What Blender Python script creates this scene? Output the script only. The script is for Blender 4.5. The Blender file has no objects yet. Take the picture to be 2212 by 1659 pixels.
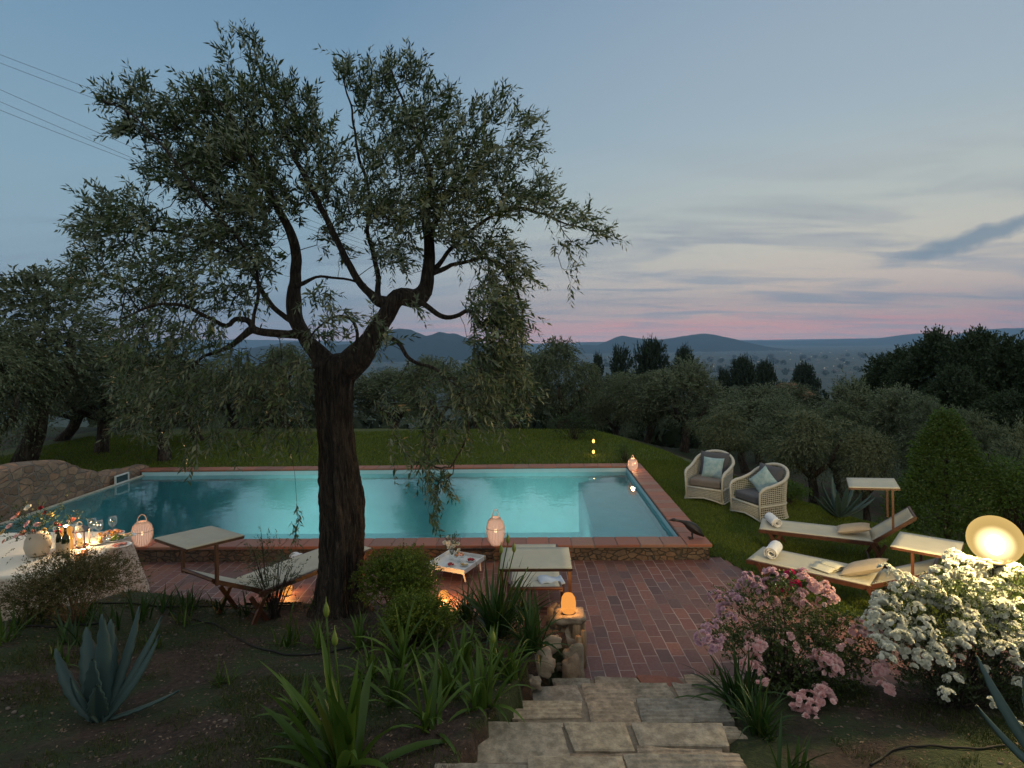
import bpy, math, random
import numpy as np
from mathutils import Vector, Matrix, noise as mnoise
PI = math.pi
sc = bpy.context.scene
rng = np.random.default_rng(7)
random.seed(7)
# ------------------------------------------------------------ camera
H = 3.25; F = 1300.0; ROLL = math.radians(0.92)
CR = Vector((math.cos(ROLL), 0, -math.sin(ROLL))); CU = Vector((math.sin(ROLL), 0, math.cos(ROLL)))
cam_d = bpy.data.cameras.new('camera'); cam = bpy.data.objects.new('camera', cam_d)
sc.collection.objects.link(cam); sc.camera = cam
cam_d.sensor_width = 36; cam_d.lens = F / 2212 * 36
cam_d.shift_y = -(829.5 - 740) / 2212
cam_d.clip_start = 0.05; cam_d.clip_end = 60000
M = Matrix.Identity(4)
for i in range(3):
    M[i][0] = CR[i]; M[i][1] = CU[i]; M[i][2] = (0, -1, 0)[i]; M[i][3] = (0, 0, H)[i]
cam.matrix_world = M
def ray(px, py):
    return CR * ((px - 1106) / F) + Vector((0, 1, 0)) + CU * ((740 - py) / F)
def U(px, py, z=0.0):
    r = ray(px, py); return Vector((0, 0, H)) + r * ((z - H) / r.z)
def UD(px, py, d):
    return Vector((0, 0, H)) + ray(px, py) * d
def lin(c):
    return tuple((v / 12.92 if v <= .04045 else ((v + .055) / 1.055) ** 2.4) for v in c)
def rgb(r, g, b):
    return lin((r / 255, g / 255, b / 255)) + (1,)
# ------------------------------------------------------------ sky and exposure
sc.view_settings.view_transform = 'Standard'; sc.view_settings.look = 'None'
sc.view_settings.gamma = 1; sc.view_settings.exposure = 0.0
sc.cycles.max_bounces = 8; sc.cycles.transparent_max_bounces = 16; sc.cycles.volume_bounces = 1
sc.cycles.sample_clamp_indirect = 4
SUN_EL, SUN_AZ = math.radians(-2.0), math.atan2(0.75, 1)
w = bpy.data.worlds.new('World'); sc.world = w; w.use_nodes = True
nt = w.node_tree; nt.nodes.clear()
class NT:
    def __init__(s, t): s.t = t
    def n(s, ty, props=None, **ins):
        nd = s.t.nodes.new(ty)
        for k, v in (props or {}).items(): setattr(nd, k, v)
        for k, v in ins.items():
            key = int(k[1:]) if (k[0] == 'i' and k[1:].isdigit()) else k.replace('_', ' ')
            s.set(nd.inputs[key], v)
        return nd
    def set(s, inp, v):
        if isinstance(v, bpy.types.NodeSocket): s.t.links.new(v, inp)
        elif isinstance(v, bpy.types.Node): s.t.links.new(v.outputs[0], inp)
        else: inp.default_value = v
    def math(s, op, a, b=0.0, clamp=False):
        return s.n('ShaderNodeMath', {'operation': op, 'use_clamp': clamp}, i0=a, i1=b).outputs[0]
    def mix(s, f, a, b, mode='MIX'):
        nd = s.n('ShaderNodeMix', {'data_type': 'RGBA', 'blend_type': mode})
        s.set(nd.inputs[0], f); s.set(nd.inputs[6], a); s.set(nd.inputs[7], b)
        return nd.outputs[2]
    def ramp(s, f, stops, interp='LINEAR'):
        nd = s.n('ShaderNodeValToRGB', Fac=f); cr = nd.color_ramp; cr.interpolation = interp
        while len(cr.elements) < len(stops): cr.elements.new(0.5)
        for e, (p, c) in zip(cr.elements, stops):
            e.position = p; e.color = c if len(c) == 4 else tuple(c) + (1,)
        return nd.outputs[0]
    def noise(s, vec, scale, detail=4, rough=.55, dist=0.0):
        nd = s.n('ShaderNodeTexNoise', Scale=scale, Detail=detail, Roughness=rough, Distortion=dist)
        if vec is not None: s.set(nd.inputs['Vector'], vec)
        return nd.outputs['Fac']
    def mapr(s, v, a, b, c=0.0, d=1.0):
        return s.n('ShaderNodeMapRange', Value=v, From_Min=a, From_Max=b, To_Min=c, To_Max=d).outputs[0]
T_ = NT(nt)
geo = T_.n('ShaderNodeNewGeometry')
inc = T_.n('ShaderNodeVectorMath', {'operation': 'SCALE'}, i0=geo.outputs['Incoming'], Scale=-1.0)
tc = T_.n('ShaderNodeTexCoord')
sep = T_.n('ShaderNodeSeparateXYZ', Vector=tc.outputs['Generated'])
ele = sep.outputs['Z']
sund = Vector((math.sin(SUN_AZ), math.cos(SUN_AZ), 0))
az = T_.n('ShaderNodeVectorMath', {'operation': 'DOT_PRODUCT'}, i0=tc.outputs['Generated'], i1=sund)
azf = T_.mapr(az.outputs['Value'], 0.56, 0.97)
e1 = T_.mapr(ele, 0.0, 0.7)
cool = T_.ramp(e1, [(0, rgb(146, 138, 156)), (.06, rgb(136, 146, 166)), (.15, rgb(132, 156, 178)), (.30, rgb(134, 165, 188)), (.5, rgb(130, 164, 189)), (.75, rgb(116, 151, 180)), (1, rgb(108, 142, 174))])
warm = T_.ramp(e1, [(0, rgb(190, 158, 162)), (.035, rgb(216, 162, 156)), (.055, rgb(212, 180, 168)), (.11, rgb(208, 188, 176)), (.18, rgb(200, 194, 184)), (.28, rgb(186, 194, 194)), (.45, rgb(170, 188, 200)), (.7, rgb(168, 184, 198)), (1, rgb(136, 160, 186))])
base = T_.mix(azf, cool, warm)
den = T_.math('ADD', T_.math('MAXIMUM', ele, 0.0), 0.09)
cv = T_.n('ShaderNodeCombineXYZ', X=T_.math('DIVIDE', sep.outputs['X'], den), Y=T_.math('DIVIDE', sep.outputs['Y'], den), Z=0.0)
mp = T_.n('ShaderNodeMapping', Vector=cv); mp.inputs['Rotation'].default_value = (0, 0, 0.35); mp.inputs['Scale'].default_value = (0.42, 1.0, 1)
cl = T_.noise(mp, 1.6, 6, .58, .6)
cmask = T_.ramp(cl, [(0, (0, 0, 0)), (.46, (0, 0, 0)), (.62, (1, 1, 1)), (1, (1, 1, 1))])
low = T_.ramp(ele, [(0, (.55,) * 3), (.05, (.75,) * 3), (.16, (.7,) * 3), (.26, (.12,) * 3), (.34, (0, 0, 0)), (1, (0, 0, 0))])
ccol = T_.mix(azf, rgb(118, 138, 160), rgb(142, 150, 166))
f1 = T_.math('MULTIPLY', cmask, low)
c1 = T_.mix(f1, base, ccol)
cl2 = T_.noise(mp, 3.3, 5, .6, .3)
m2 = T_.ramp(cl2, [(0, (0, 0, 0)), (.5, (0, 0, 0)), (.7, (1, 1, 1)), (1, (1, 1, 1))])
band = T_.ramp(ele, [(0, (.6,) * 3), (.02, (.9,) * 3), (.045, (.3,) * 3), (.075, (0,) * 3), (1, (0,) * 3)])
c2 = T_.mix(T_.math('MULTIPLY', T_.math('MULTIPLY', m2, band), T_.mapr(azf, 0, 1, .25, 1)), c1, rgb(222, 146, 142))
# the one darker slate cloud, on the right
cdir = ray(2120, 512).normalized()
crt = Vector((math.cos(math.atan2(cdir.x, cdir.y)), -math.sin(math.atan2(cdir.x, cdir.y)), 0))
cup = crt.cross(cdir) * 1.0
if cup.z < 0: cup = -cup
th = math.radians(14)
ax1 = crt * math.cos(th) + cup * math.sin(th); ax2 = cup * math.cos(th) - crt * math.sin(th)
wob = T_.math('MULTIPLY', T_.math('SUBTRACT', T_.noise(tc.outputs['Generated'], 20, 6, .65), .5), 0.035)
d1 = T_.n('ShaderNodeVectorMath', {'operation': 'DOT_PRODUCT'}, i0=tc.outputs['Generated'], i1=ax1).outputs['Value']
d2 = T_.math('ADD', T_.n('ShaderNodeVectorMath', {'operation': 'DOT_PRODUCT'}, i0=tc.outputs['Generated'], i1=ax2).outputs['Value'], wob)
el2 = T_.math('ADD', T_.math('POWER', T_.math('ABSOLUTE', T_.math('DIVIDE', d1, .085)), 2.0), T_.math('POWER', T_.math('ABSOLUTE', T_.math('DIVIDE', d2, .0105)), 2.0))
front = T_.math('GREATER_THAN', T_.n('ShaderNodeVectorMath', {'operation': 'DOT_PRODUCT'}, i0=tc.outputs['Generated'], i1=cdir).outputs['Value'], 0.5)
cm = T_.math('MULTIPLY', T_.mapr(el2, 2.1, .25, 0, .80), front)
c3 = T_.mix(cm, c2, rgb(104, 126, 150))
c3 = T_.mix(1.0, c3, T_.ramp(ele, [(0, (2.2, 1.9, 1.7)), (.04, (2.0, 1.8, 1.55)), (.07, (1.75, 1.65, 1.42)), (.12, (1.5, 1.42, 1.25)), (.2, (1.26, 1.20, 1.08)), (.35, (1.02, 1.0, .98)), (.5, (.90, .92, .95)), (1, (.9, .92, .95))]), 'MULTIPLY')
below = T_.math('LESS_THAN', ele, -0.002)
# sky outside the view, brightened overhead and behind as added fill for the ground
vault_fill = T_.mapr(ele, .56, .80); back_fill = T_.mapr(sep.outputs['Y'], -.05, -.55)
c3b = T_.mix(T_.math('MAXIMUM', vault_fill, back_fill), c3, (.66, .67, .62, 1))
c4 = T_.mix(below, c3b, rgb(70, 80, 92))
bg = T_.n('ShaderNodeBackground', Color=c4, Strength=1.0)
T_.n('ShaderNodeOutputWorld', Surface=bg)
# the sun is already below the hills: only a faint, very broad afterglow is left of it
sd = bpy.data.lights.new('afterglow', 'SUN'); sd.energy = 0.10; sd.angle = math.radians(40); sd.color = (1, .8, .7)
so = bpy.data.objects.new('afterglow', sd); sc.collection.objects.link(so)
so.rotation_euler = Vector((sund.x, sund.y, .25)).to_track_quat('Z', 'Y').to_euler()
# ------------------------------------------------------------ helpers
COL = sc.collection
def tag(o, label=None, cat=None, group=None, kind=None):
    if label: o['label'] = label
    if cat: o['category'] = cat
    if group: o['group'] = group
    if kind: o['kind'] = kind
    return o
def empty(name, loc, rz=0, label=None, cat=None, group=None):
    o = bpy.data.objects.new(name, None); o.empty_display_size = .1; COL.objects.link(o)
    o.location = loc; o.rotation_euler = (0, 0, rz)
    return tag(o, label, cat, group)
def put(name, me, parent=None, loc=(0, 0, 0), rot=(0, 0, 0), scale=(1, 1, 1)):
    o = bpy.data.objects.new(name, me); COL.objects.link(o); o.parent = parent
    o.location = loc; o.rotation_euler = rot; o.scale = scale
    return o
def copy_tree(o, parent=None):
    c = o.copy(); COL.objects.link(c); c.parent = parent
    for ch in list(o.children): copy_tree(ch, c)
    return c
def mesh_np(name, V, faces_n, idx, mat, smooth=False):
    """V (n,3) ; faces all with faces_n corners ; idx flat"""
    me = bpy.data.meshes.new(name)
    V = np.asarray(V, dtype=np.float32); idx = np.asarray(idx, dtype=np.int32).ravel()
    nf = len(idx) // faces_n
    me.vertices.add(len(V)); me.vertices.foreach_set('co', V.ravel())
    me.loops.add(len(idx)); me.loops.foreach_set('vertex_index', idx)
    me.polygons.add(nf); me.polygons.foreach_set('loop_start', np.arange(nf, dtype=np.int32) * faces_n)
    me.polygons.foreach_set('loop_total', np.full(nf, faces_n, dtype=np.int32))
    if smooth: me.polygons.foreach_set('use_smooth', np.ones(nf, dtype=bool))
    me.update(calc_edges=True); me.validate()
    if mat: me.materials.append(mat)
    return me
class MB:
    def __init__(s): s.v = []; s.f = []
    def add(s, vs, fs):
        b = len(s.v); s.v += [tuple(v) for v in vs]; s.f += [tuple(b + i for i in f) for f in fs]; return s
    def box(s, c, size, rz=0, rx=0, ry=0, taper=1.0):
        R = Matrix.Rotation(rz, 3, 'Z') @ Matrix.Rotation(ry, 3, 'Y') @ Matrix.Rotation(rx, 3, 'X')
        hx, hy, hz = [a / 2 for a in size]; vs = []
        for z in (-hz, hz):
            t = taper if z > 0 else 1
            for x, y in ((-hx, -hy), (hx, -hy), (hx, hy), (-hx, hy)): vs.append(Vector(c) + R @ Vector((x * t, y * t, z)))
        return s.add(vs, [(3, 2, 1, 0), (4, 5, 6, 7), (0, 1, 5, 4), (1, 2, 6, 5), (2, 3, 7, 6), (3, 0, 4, 7)])
    def tube(s, pts, rad, sides=8, cap=True, closed=False):
        pts = [Vector(p) for p in pts]; n = len(pts)
        rad = [rad] * n if not hasattr(rad, '__len__') else rad
        ref = None; rings = []; vs = []
        for i in range(n):
            t = (pts[(i + 1) % n] - pts[i - 1]) if closed else (pts[min(i + 1, n - 1)] - pts[max(i - 1, 0)])
            t = t.normalized() if t.length > 1e-9 else Vector((0, 0, 1))
            if ref is None: ref = Vector((1, 0, 0)) if abs(t.x) < .8 else Vector((0, 1, 0))
            ref = (ref - t * ref.dot(t)).normalized(); b = t.cross(ref)
            for k in range(sides):
                a = 2 * PI * k / sides; vs.append(pts[i] + (ref * math.cos(a) + b * math.sin(a)) * rad[i])
        fs = []
        for i in range(n if closed else n - 1):
            j = (i + 1) % n
            for k in range(sides):
                fs.append((i * sides + k, i * sides + (k + 1) % sides, j * sides + (k + 1) % sides, j * sides + k))
        if cap and not closed: fs += [tuple(range(sides))[::-1], tuple((n - 1) * sides + k for k in range(sides))]
        return s.add(vs, fs)
    def bar(s, a, b, wd, ht, up=(0, 0, 1)):
        a, b = Vector(a), Vector(b); t = (b - a).normalized(); up = Vector(up)
        if abs(t.dot(up)) > .98: up = Vector((0, 1, 0))
        sd = t.cross(up).normalized(); u = sd.cross(t); vs = []
        for p in (a, b):
            for x, y in ((-1, -1), (1, -1), (1, 1), (-1, 1)): vs.append(p + sd * x * wd / 2 + u * y * ht / 2)
        return s.add(vs, [(3, 2, 1, 0), (4, 5, 6, 7), (0, 1, 5, 4), (1, 2, 6, 5), (2, 3, 7, 6), (3, 0, 4, 7)])
    def lathe(s, prof, sides=24, c=(0, 0, 0), f=None):
        vs = []; fs = []; n = len(prof)
        for i, (r, z) in enumerate(prof):
            for k in range(sides):
                a = 2 * PI * k / sides; rr = r * (f(a, i / (n - 1)) if f else 1)
                vs.append((c[0] + rr * math.cos(a), c[1] + rr * math.sin(a), c[2] + z))
        for i in range(n - 1):
            for k in range(sides):
                k2 = (k + 1) % sides; fs.append((i * sides + k, i * sides + k2, (i + 1) * sides + k2, (i + 1) * sides + k))
        if prof[0][0] > 1e-4: fs.append(tuple(range(sides))[::-1])
        if prof[-1][0] > 1e-4: fs.append(tuple((n - 1) * sides + k for k in range(sides)))
        return s.add(vs, fs)
    def ball(s, c, r, seg=10, rings=7, nz=0.0, seed=0, sq=1.0):
        rr = (r, r, r) if not hasattr(r, '__len__') else r; vs = []
        for i in range(rings + 1):
            t = PI * i / rings
            for k in range(seg):
                a = 2 * PI * k / seg; d = Vector([math.copysign(abs(q_) ** sq, q_) for q_ in (math.sin(t) * math.cos(a), math.sin(t) * math.sin(a), math.cos(t))])
                q = 1 + (nz * mnoise.noise(d * 1.7 + Vector((seed * 3.1, seed, 0))) if nz else 0)
                vs.append((c[0] + d.x * rr[0] * q, c[1] + d.y * rr[1] * q, c[2] + d.z * rr[2] * q))
        fs = [(i * seg + k, (i + 1) * seg + k, (i + 1) * seg + (k + 1) % seg, i * seg + (k + 1) % seg) for i in range(rings) for k in range(seg)]
        return s.add(vs, fs)
    def grid(s, fn, nu, nv, thick=None):
        vs = [fn(i / nu, j / nv) for i in range(nu + 1) for j in range(nv + 1)]
        fs = [(i * (nv + 1) + j, (i + 1) * (nv + 1) + j, (i + 1) * (nv + 1) + j + 1, i * (nv + 1) + j + 1) for i in range(nu) for j in range(nv)]
        return s.add(vs, fs)
    def mesh(s, name, mat, smooth=False, bevel=0):
        me = bpy.data.meshes.new(name); me.from_pydata(s.v, [], s.f); me.update()
        if mat: me.materials.append(mat)
        if smooth: me.polygons.foreach_set('use_smooth', [True] * len(me.polygons))
        return me
    def build(s, name, mat, parent=None, smooth=False, bevel=0, **k):
        o = put(name, s.mesh(name, mat, smooth), parent, **k)
        if bevel:
            m = o.modifiers.new('bevel', 'BEVEL'); m.width = bevel; m.segments = 2; m.limit_method = 'ANGLE'
        return o
def solid(o, t, off=0):
    m = o.modifiers.new('thickness', 'SOLIDIFY'); m.thickness = t; m.offset = off; return o
# ------------------------------------------------------------ materials
def newmat(name):
    m = bpy.data.materials.new(name); m.use_nodes = True; m.node_tree.nodes.clear(); return m, NT(m.node_tree)
def out(t, s): t.n('ShaderNodeOutputMaterial', Surface=s)
def mat(name, c, rough=.6, var=.25, scale=8, bump=0.0, bscale=60, metal=0, c2=None, spec=.5, stretch=None):
    m, t = newmat(name)
    co = t.n('ShaderNodeTexCoord').outputs['Object']
    if stretch:
        mp = t.n('ShaderNodeMapping', Vector=co); mp.inputs['Scale'].default_value = stretch; co = mp.outputs[0]
    nz = t.noise(co, scale, 5)
    a = c; b = c2 or tuple(v * (1 - var) for v in c[:3]) + (1,)
    col = t.mix(t.mapr(nz, .3, .7), a, b)
    p = t.n('ShaderNodeBsdfPrincipled', Base_Color=col, Roughness=rough, Metallic=metal)
    p.inputs['Specular IOR Level'].default_value = spec
    if bump:
        bp = t.n('ShaderNodeBump', Strength=bump, Distance=.01, Height=t.noise(co, bscale, 4)); t.set(p.inputs['Normal'], bp)
    out(t, p); return m
def leafmat(name, c1, c2, back=None, trans=.2, rough=.5, hue=None):
    m, t = newmat(name); g = t.n('ShaderNodeNewGeometry')
    stops = [(0, c1), (1, c2)] if not hue else [(0, c1), (.82, c2), (.93, c2), (1, hue)]
    col = t.ramp(g.outputs['Random Per Island'], stops)
    if back: col = t.mix(g.outputs['Backfacing'], col, back)
    p = t.n('ShaderNodeBsdfPrincipled', Base_Color=col, Roughness=rough); p.inputs['Specular IOR Level'].default_value = .3
    tr = t.n('ShaderNodeBsdfTranslucent', Color=col)
    out(t, t.n('ShaderNodeMixShader', i0=trans, i1=p.outputs[0], i2=tr.outputs[0])); return m
def emit(name, c, s):
    m, t = newmat(name); out(t, t.n('ShaderNodeEmission', Color=c, Strength=s)); return m
def lamp(name, loc, energy, color, r=.05, parent=None):
    d = bpy.data.lights.new(name, 'POINT'); d.energy = energy; d.color = color; d.shadow_soft_size = r
    o = bpy.data.objects.new(name, d); COL.objects.link(o); o.location = loc; o.parent = parent; return o
WOOD = mat('dark_wood', (.10, .035, .018, 1), .45, .5, 12, .2, 80, stretch=(1, 1, 1))
FABRIC = mat('cream_fabric', (.50, .47, .38, 1), .85, .12, 6, .3, 300)
WHITE = mat('white_towel', (.78, .78, .80, 1), .95, .06, 20, .6, 200)
SOIL_C = (.040, .026, .020, 1)
# ------------------------------------------------------------ terrain
PN = U(1532, 1174, .24)                      # near right outer corner of the coping
PA = math.atan2(U(1379, 1000, .24).x - PN.x, U(1379, 1000, .24).y - PN.y)
VD = Vector((math.sin(PA), math.cos(PA), 0)); UDr = Vector((-math.cos(PA), math.sin(PA), 0))
PV = (U(1379, 1000, .24) - PN).length        # outer depth of the pool
NL = U(317, 1180, .24)
UDr = (NL - PN); UDr.z = 0; UDr.normalize()
VD = Vector((-UDr.y, UDr.x, 0)); VD = VD if VD.y > 0 else -VD
PU = (U(292, 1018, .24) - PN).dot(UDr) - .1  # inner left end
CW = .34; ZC = .24; ZW = .10
def PP(u, v, z): p = PN + UDr * u + VD * v; return Vector((p.x, p.y, z))
def uv_of(x, y):
    dx, dy = x - PN.x, y - PN.y
    return dx * UDr.x + dy * UDr.y, dx * VD.x + dy * VD.y
print('pool', PU, PV, PN, UDr, VD)
YF = [(-30, 5.9), (-5.4, 5.9), (-4.5, 7.35), (-3.4, 7.62), (-2.0, 7.6), (-1, 7.4), (-.45, 7.1), (-.1, 6.5), (.45, 6.35), (.6, 5.9), (.62, 5.0)]
def yf(x): return np.interp(x, [a for a, b in YF], [b for a, b in YF])
PR = [(5.75, 4.6), (6.35, 4.35), (6.8, 4.0), (7.5, 3.6), (8.2, 3.25), (9.2, 3.0)]
def xr(y): return np.interp(y, [a for a, b in PR], [b for a, b in PR])
XE = [(-5, 9.5), (6, 9.5), (8, 8.2), (9.3, 6.9), (11, 5.6), (12.5, 4.9), (15, 4.25), (17, 3.9), (19, 3.2), (21, 2.5), (60, 2.5)]
def cxs(y): return 1.20 - .345 * (5.9 - y)
def ss(a, b, x):
    t = np.clip((x - a) / (b - a), 0, 1); return t * t * (3 - 2 * t)
def hn(x, y, s, k=0):
    return (np.sin(x * s * 1.3 + k) * np.cos(y * s * 1.1 + 2.1 * k) + .5 * np.sin(x * s * 2.9 + y * s * 2.3 + k) + .3 * np.cos(y * s * 5.1 - x * s * 4.3)) / 1.8
def beyond(x, y):
    xe = np.interp(y, [a for a, b in XE], [b for a, b in XE])
    s = np.maximum(0, x - xe) * .75
    return np.maximum(np.minimum(s, 60 + np.maximum(y, 0)), np.maximum(0, y - 21.5 + .15 * np.clip(x, -30, 10)) * .9)
def terr(x, y):
    x = np.asarray(x, float); y = np.asarray(y, float)
    lawn = .15 * ss(9, 15, y) + .02 * hn(x, y, .7)
    s = beyond(x, y)
    drop = -150 * (1 - np.exp(-s / 620.)) - .45 * ss(0, 3, s)
    z = lawn + drop + np.where(s > 60, 3.0 * hn(x / 60, y / 60, 1.0) * ss(60, 200, s) * (1 - ss(900, 1500, s)), 0)
    # raised garden beds left and right of the steps
    bedl = (x < np.minimum(.62, np.where(y < 5.9, cxs(y) - .86, 9))) & (y < yf(x))
    zl = .10 + .137 * (7.4 - np.clip(y, -6, 7.4)) + .03 * hn(x, y, 2.2, 1) + .08 * np.exp(-((x - .4) ** 2) / .15) + .26 * ss(3.3, 4.7, -x)
    edge = np.clip((yf(x) - y) / .25, 0, 1)
    z = np.where(bedl, zl * edge - .02 * (1 - edge), z)
    st = (x >= cxs(y) - .86) & (x <= cxs(y) + .9) & (y < 5.72)
    z = np.where(st, -.10 + .262 * (5.72 - y), z)
    bedr = (x > cxs(y) + .9) & (y < 5.72)
    zr = .03 + .20 * (5.72 - np.clip(y, -6, 5.72)) + .03 * hn(x, y, 2.0, 3)
    er = np.clip((5.72 - y) / .2, 0, 1)
    z = np.where(bedr, zr * er, z)
    pat = is_patio(x, y); z = np.where(pat, -.06, z)
    u, v = uv_of(x, y)
    z = np.where((u > .14) & (u < PU + .3) & (v > .14) & (v < PV - .14), -1.9, z)
    z = np.where((u > -.02) & (u < PU + 2) & (v > -.02) & (v <= .14), -.1, z)
    return z
def is_patio(x, y):
    u, v = uv_of(x, y)
    return ((y >= yf(x)) & (x < .62) & (v < .1)) | ((x >= .55) & (y >= 5.60) & (x < xr(y)) & (v < .1) & (x < 4.6)) | ((x >= 4.2) & (y > 5.72) & (y < 6.4) & (x < 11))
def tz(x, y): return float(terr(np.array([x]), np.array([y]))[0])
def G(px, py):
    r = ray(px, py); d = 1.0; o = Vector((0, 0, H))
    while d < 300:
        p = o + r * d
        if p.z <= max(tz(p.x, p.y), -.06 if d < 20 else -1e9): break
        d += .03 if d < 30 else .3
    return p
gx = np.concatenate([-(12 + np.cumsum(.1 * 1.13 ** np.arange(1, 88)))[::-1], np.arange(-12, 12.01, .08), 12 + np.cumsum(.1 * 1.13 ** np.arange(1, 88))])
gy = np.concatenate([-(3 + np.cumsum(.2 * 1.25 ** np.arange(1, 32)))[::-1], np.arange(-3, 22.01, .08), 22 + np.cumsum(.1 * 1.13 ** np.arange(1, 88))])
X, Y = np.meshgrid(gx, gy, indexing='ij'); Z = terr(X, Y)
V = np.stack([X, Y, Z], -1).reshape(-1, 3); nx, ny = X.shape
I = np.arange(nx * ny).reshape(nx, ny)
Q = np.stack([I[:-1, :-1], I[1:, :-1], I[1:, 1:], I[:-1, 1:]], -1).reshape(-1, 4)
cx = (X[:-1, :-1] + X[1:, 1:]).ravel() / 2; cy = (Y[:-1, :-1] + Y[1:, 1:]).ravel() / 2
uu, vv = uv_of(cx, cy)
def lawn_mask(cx, cy):
    uu, vv = uv_of(cx, cy)
    m = (beyond(cx, cy) < 1.2) & ~is_patio(cx, cy) & (cy > 6.3) & (cy < 23) & (cx > -16)
    m &= ~((cx < .62) & (cy < yf(cx))) & ~((vv > -.05) & (vv < PV) & (uu > 0) & (uu < PU + .9))
    m &= ~((cx < -9) & (cy < 10))
    return m
LM = lawn_mask(cx, cy)
m, t = newmat('garden_soil')
gp = t.n('ShaderNodeNewGeometry').outputs['Position']; sp = t.n('ShaderNodeSeparateXYZ', Vector=gp)
n1 = t.noise(gp, 1.3, 5); n2 = t.noise(gp, 22, 6, .7)
n5 = t.noise(gp, 5, 5, .65)
soil = t.ramp(t.math('ADD', t.math('MULTIPLY', n2, .65), t.math('MULTIPLY', n5, .35)), [(0, (.012, .008, .006)), (.42, (.032, .019, .014)), (.55, (.07, .042, .032)), (.7, (.13, .085, .068)), (1, (.2, .15, .12))])
green = t.ramp(n2, [(0, (.012, .022, .005)), (.6, (.035, .055, .014)), (1, (.08, .10, .035))])
near = t.mix(t.mapr(n1, .44, .56), soil, green)
nf = t.noise(gp, .012, 6, .65)
forest = t.ramp(nf, [(0, (.012, .022, .008)), (.5, (.022, .034, .012)), (1, (.045, .05, .02))])
vor = t.n('ShaderNodeTexVoronoi', {'feature': 'F1'}, Vector=gp, Scale=.012)
plain = t.ramp(vor.outputs['Color'], [(0, (.012, .024, .016)), (.6, (.022, .038, .024)), (.9, (.05, .06, .045)), (1, (.12, .12, .10))])
far = t.mix(t.mapr(sp.outputs['Y'], 900, 1600), forest, plain)
col = t.mix(t.mapr(sp.outputs['Y'], 20, 24), near, far)
p = t.n('ShaderNodeBsdfPrincipled', Base_Color=col, Roughness=.95)
t.set(p.inputs['Normal'], t.n('ShaderNodeBump', Strength=1.0, Distance=.06, Height=t.math('ADD', n2, t.math('MULTIPLY', n5, 1.5)))); out(t, p)
SOIL = m
tag(put('ground', mesh_np('ground', V, 4, Q[~LM], SOIL, True)), kind='structure')
m, t = newmat('lawn_turf'); gp = t.n('ShaderNodeNewGeometry').outputs['Position']
n1 = t.noise(gp, 1.1, 4); n2 = t.noise(gp, 55, 4, .7)
col = t.mix(t.mapr(n1, .35, .65), t.ramp(n2, [(0, (.016, .030, .004)), (1, (.07, .11, .016))]), t.ramp(n2, [(0, (.03, .035, .008)), (1, (.12, .13, .03))]))
p = t.n('ShaderNodeBsdfPrincipled', Base_Color=col, Roughness=.9)
t.set(p.inputs['Normal'], t.n('ShaderNodeBump', Strength=.9, Distance=.03, Height=n2)); out(t, p)
tag(put('lawn', mesh_np('lawn', V, 4, Q[LM], m, True)), kind='structure')
# ---- patio: sheet of brick paving
px_ = np.arange(-12, 11.0, .06); py_ = np.arange(5.6, 9.6, .06)
X2, Y2 = np.meshgrid(px_, py_, indexing='ij'); PM = is_patio(X2, Y2)
V2 = np.stack([X2, Y2, np.full_like(X2, .0) + .006 * hn(X2, Y2, .9)], -1).reshape(-1, 3)
I2 = np.arange(X2.size).reshape(X2.shape)
Q2 = np.stack([I2[:-1, :-1], I2[1:, :-1], I2[1:, 1:], I2[:-1, 1:]], -1).reshape(-1, 4)
q2m = is_patio((X2[:-1, :-1] + .03).ravel(), (Y2[:-1, :-1] + .03).ravel())
m, t = newmat('brick_paving'); gp = t.n('ShaderNodeNewGeometry').outputs['Position']
wob = t.n('ShaderNodeTexNoise', Scale=2.5, Detail=2); t.set(wob.inputs['Vector'], gp)
off = t.n('ShaderNodeVectorMath', {'operation': 'MULTIPLY_ADD'}, i0=wob.outputs['Color'], i1=(.03, .03, 0), i2=gp)
s2 = t.n('ShaderNodeSeparateXYZ', Vector=off.outputs[0])
bv = t.n('ShaderNodeCombineXYZ', X=s2.outputs['Y'], Y=s2.outputs['X'], Z=0.0)
br = t.n('ShaderNodeTexBrick', Vector=bv, Scale=1.0, Mortar_Size=.006, Mortar_Smooth=.4, Bias=0.0, Brick_Width=.27, Row_Height=.146)
br.inputs['Color1'].default_value = (0, 0, 0, 1); br.inputs['Color2'].default_value = (1, 1, 1, 1); br.inputs['Mortar'].default_value = (.5, .5, .5, 1)
n2 = t.noise(gp, 30, 5, .7); n3 = t.noise(gp, 1.7, 4)
bc = t.ramp(br.outputs['Color'], [(0, (.07, .036, .036)), (.25, (.17, .058, .046)), (.5, (.11, .05, .048)), (.75, (.22, .082, .055)), (.9, (.13, .06, .055)), (1, (.10, .066, .07))])
bc = t.mix(t.mapr(n2, .3, .75, 0, .55), bc, (.12, .06, .055, 1)); bc = t.mix(t.mapr(n3, .5, .75, 0, .6), bc, (.13, .075, .07, 1))
col = t.mix(br.outputs['Fac'], bc, t.mix(t.mapr(n3, .42, .66), (.34, .26, .24, 1), (.11, .075, .065, 1)))
p = t.n('ShaderNodeBsdfPrincipled', Base_Color=col, Roughness=t.mapr(n2, .3, .7, .5, .8))
hgt = t.math('SUBTRACT', t.math('MULTIPLY', n2, .5), br.outputs['Fac'])
t.set(p.inputs['Normal'], t.n('ShaderNodeBump', Strength=.7, Distance=.006, Height=hgt)); out(t, p)
tag(put('patio', mesh_np('patio', V2, 4, Q2[q2m], m)), kind='structure')
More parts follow.
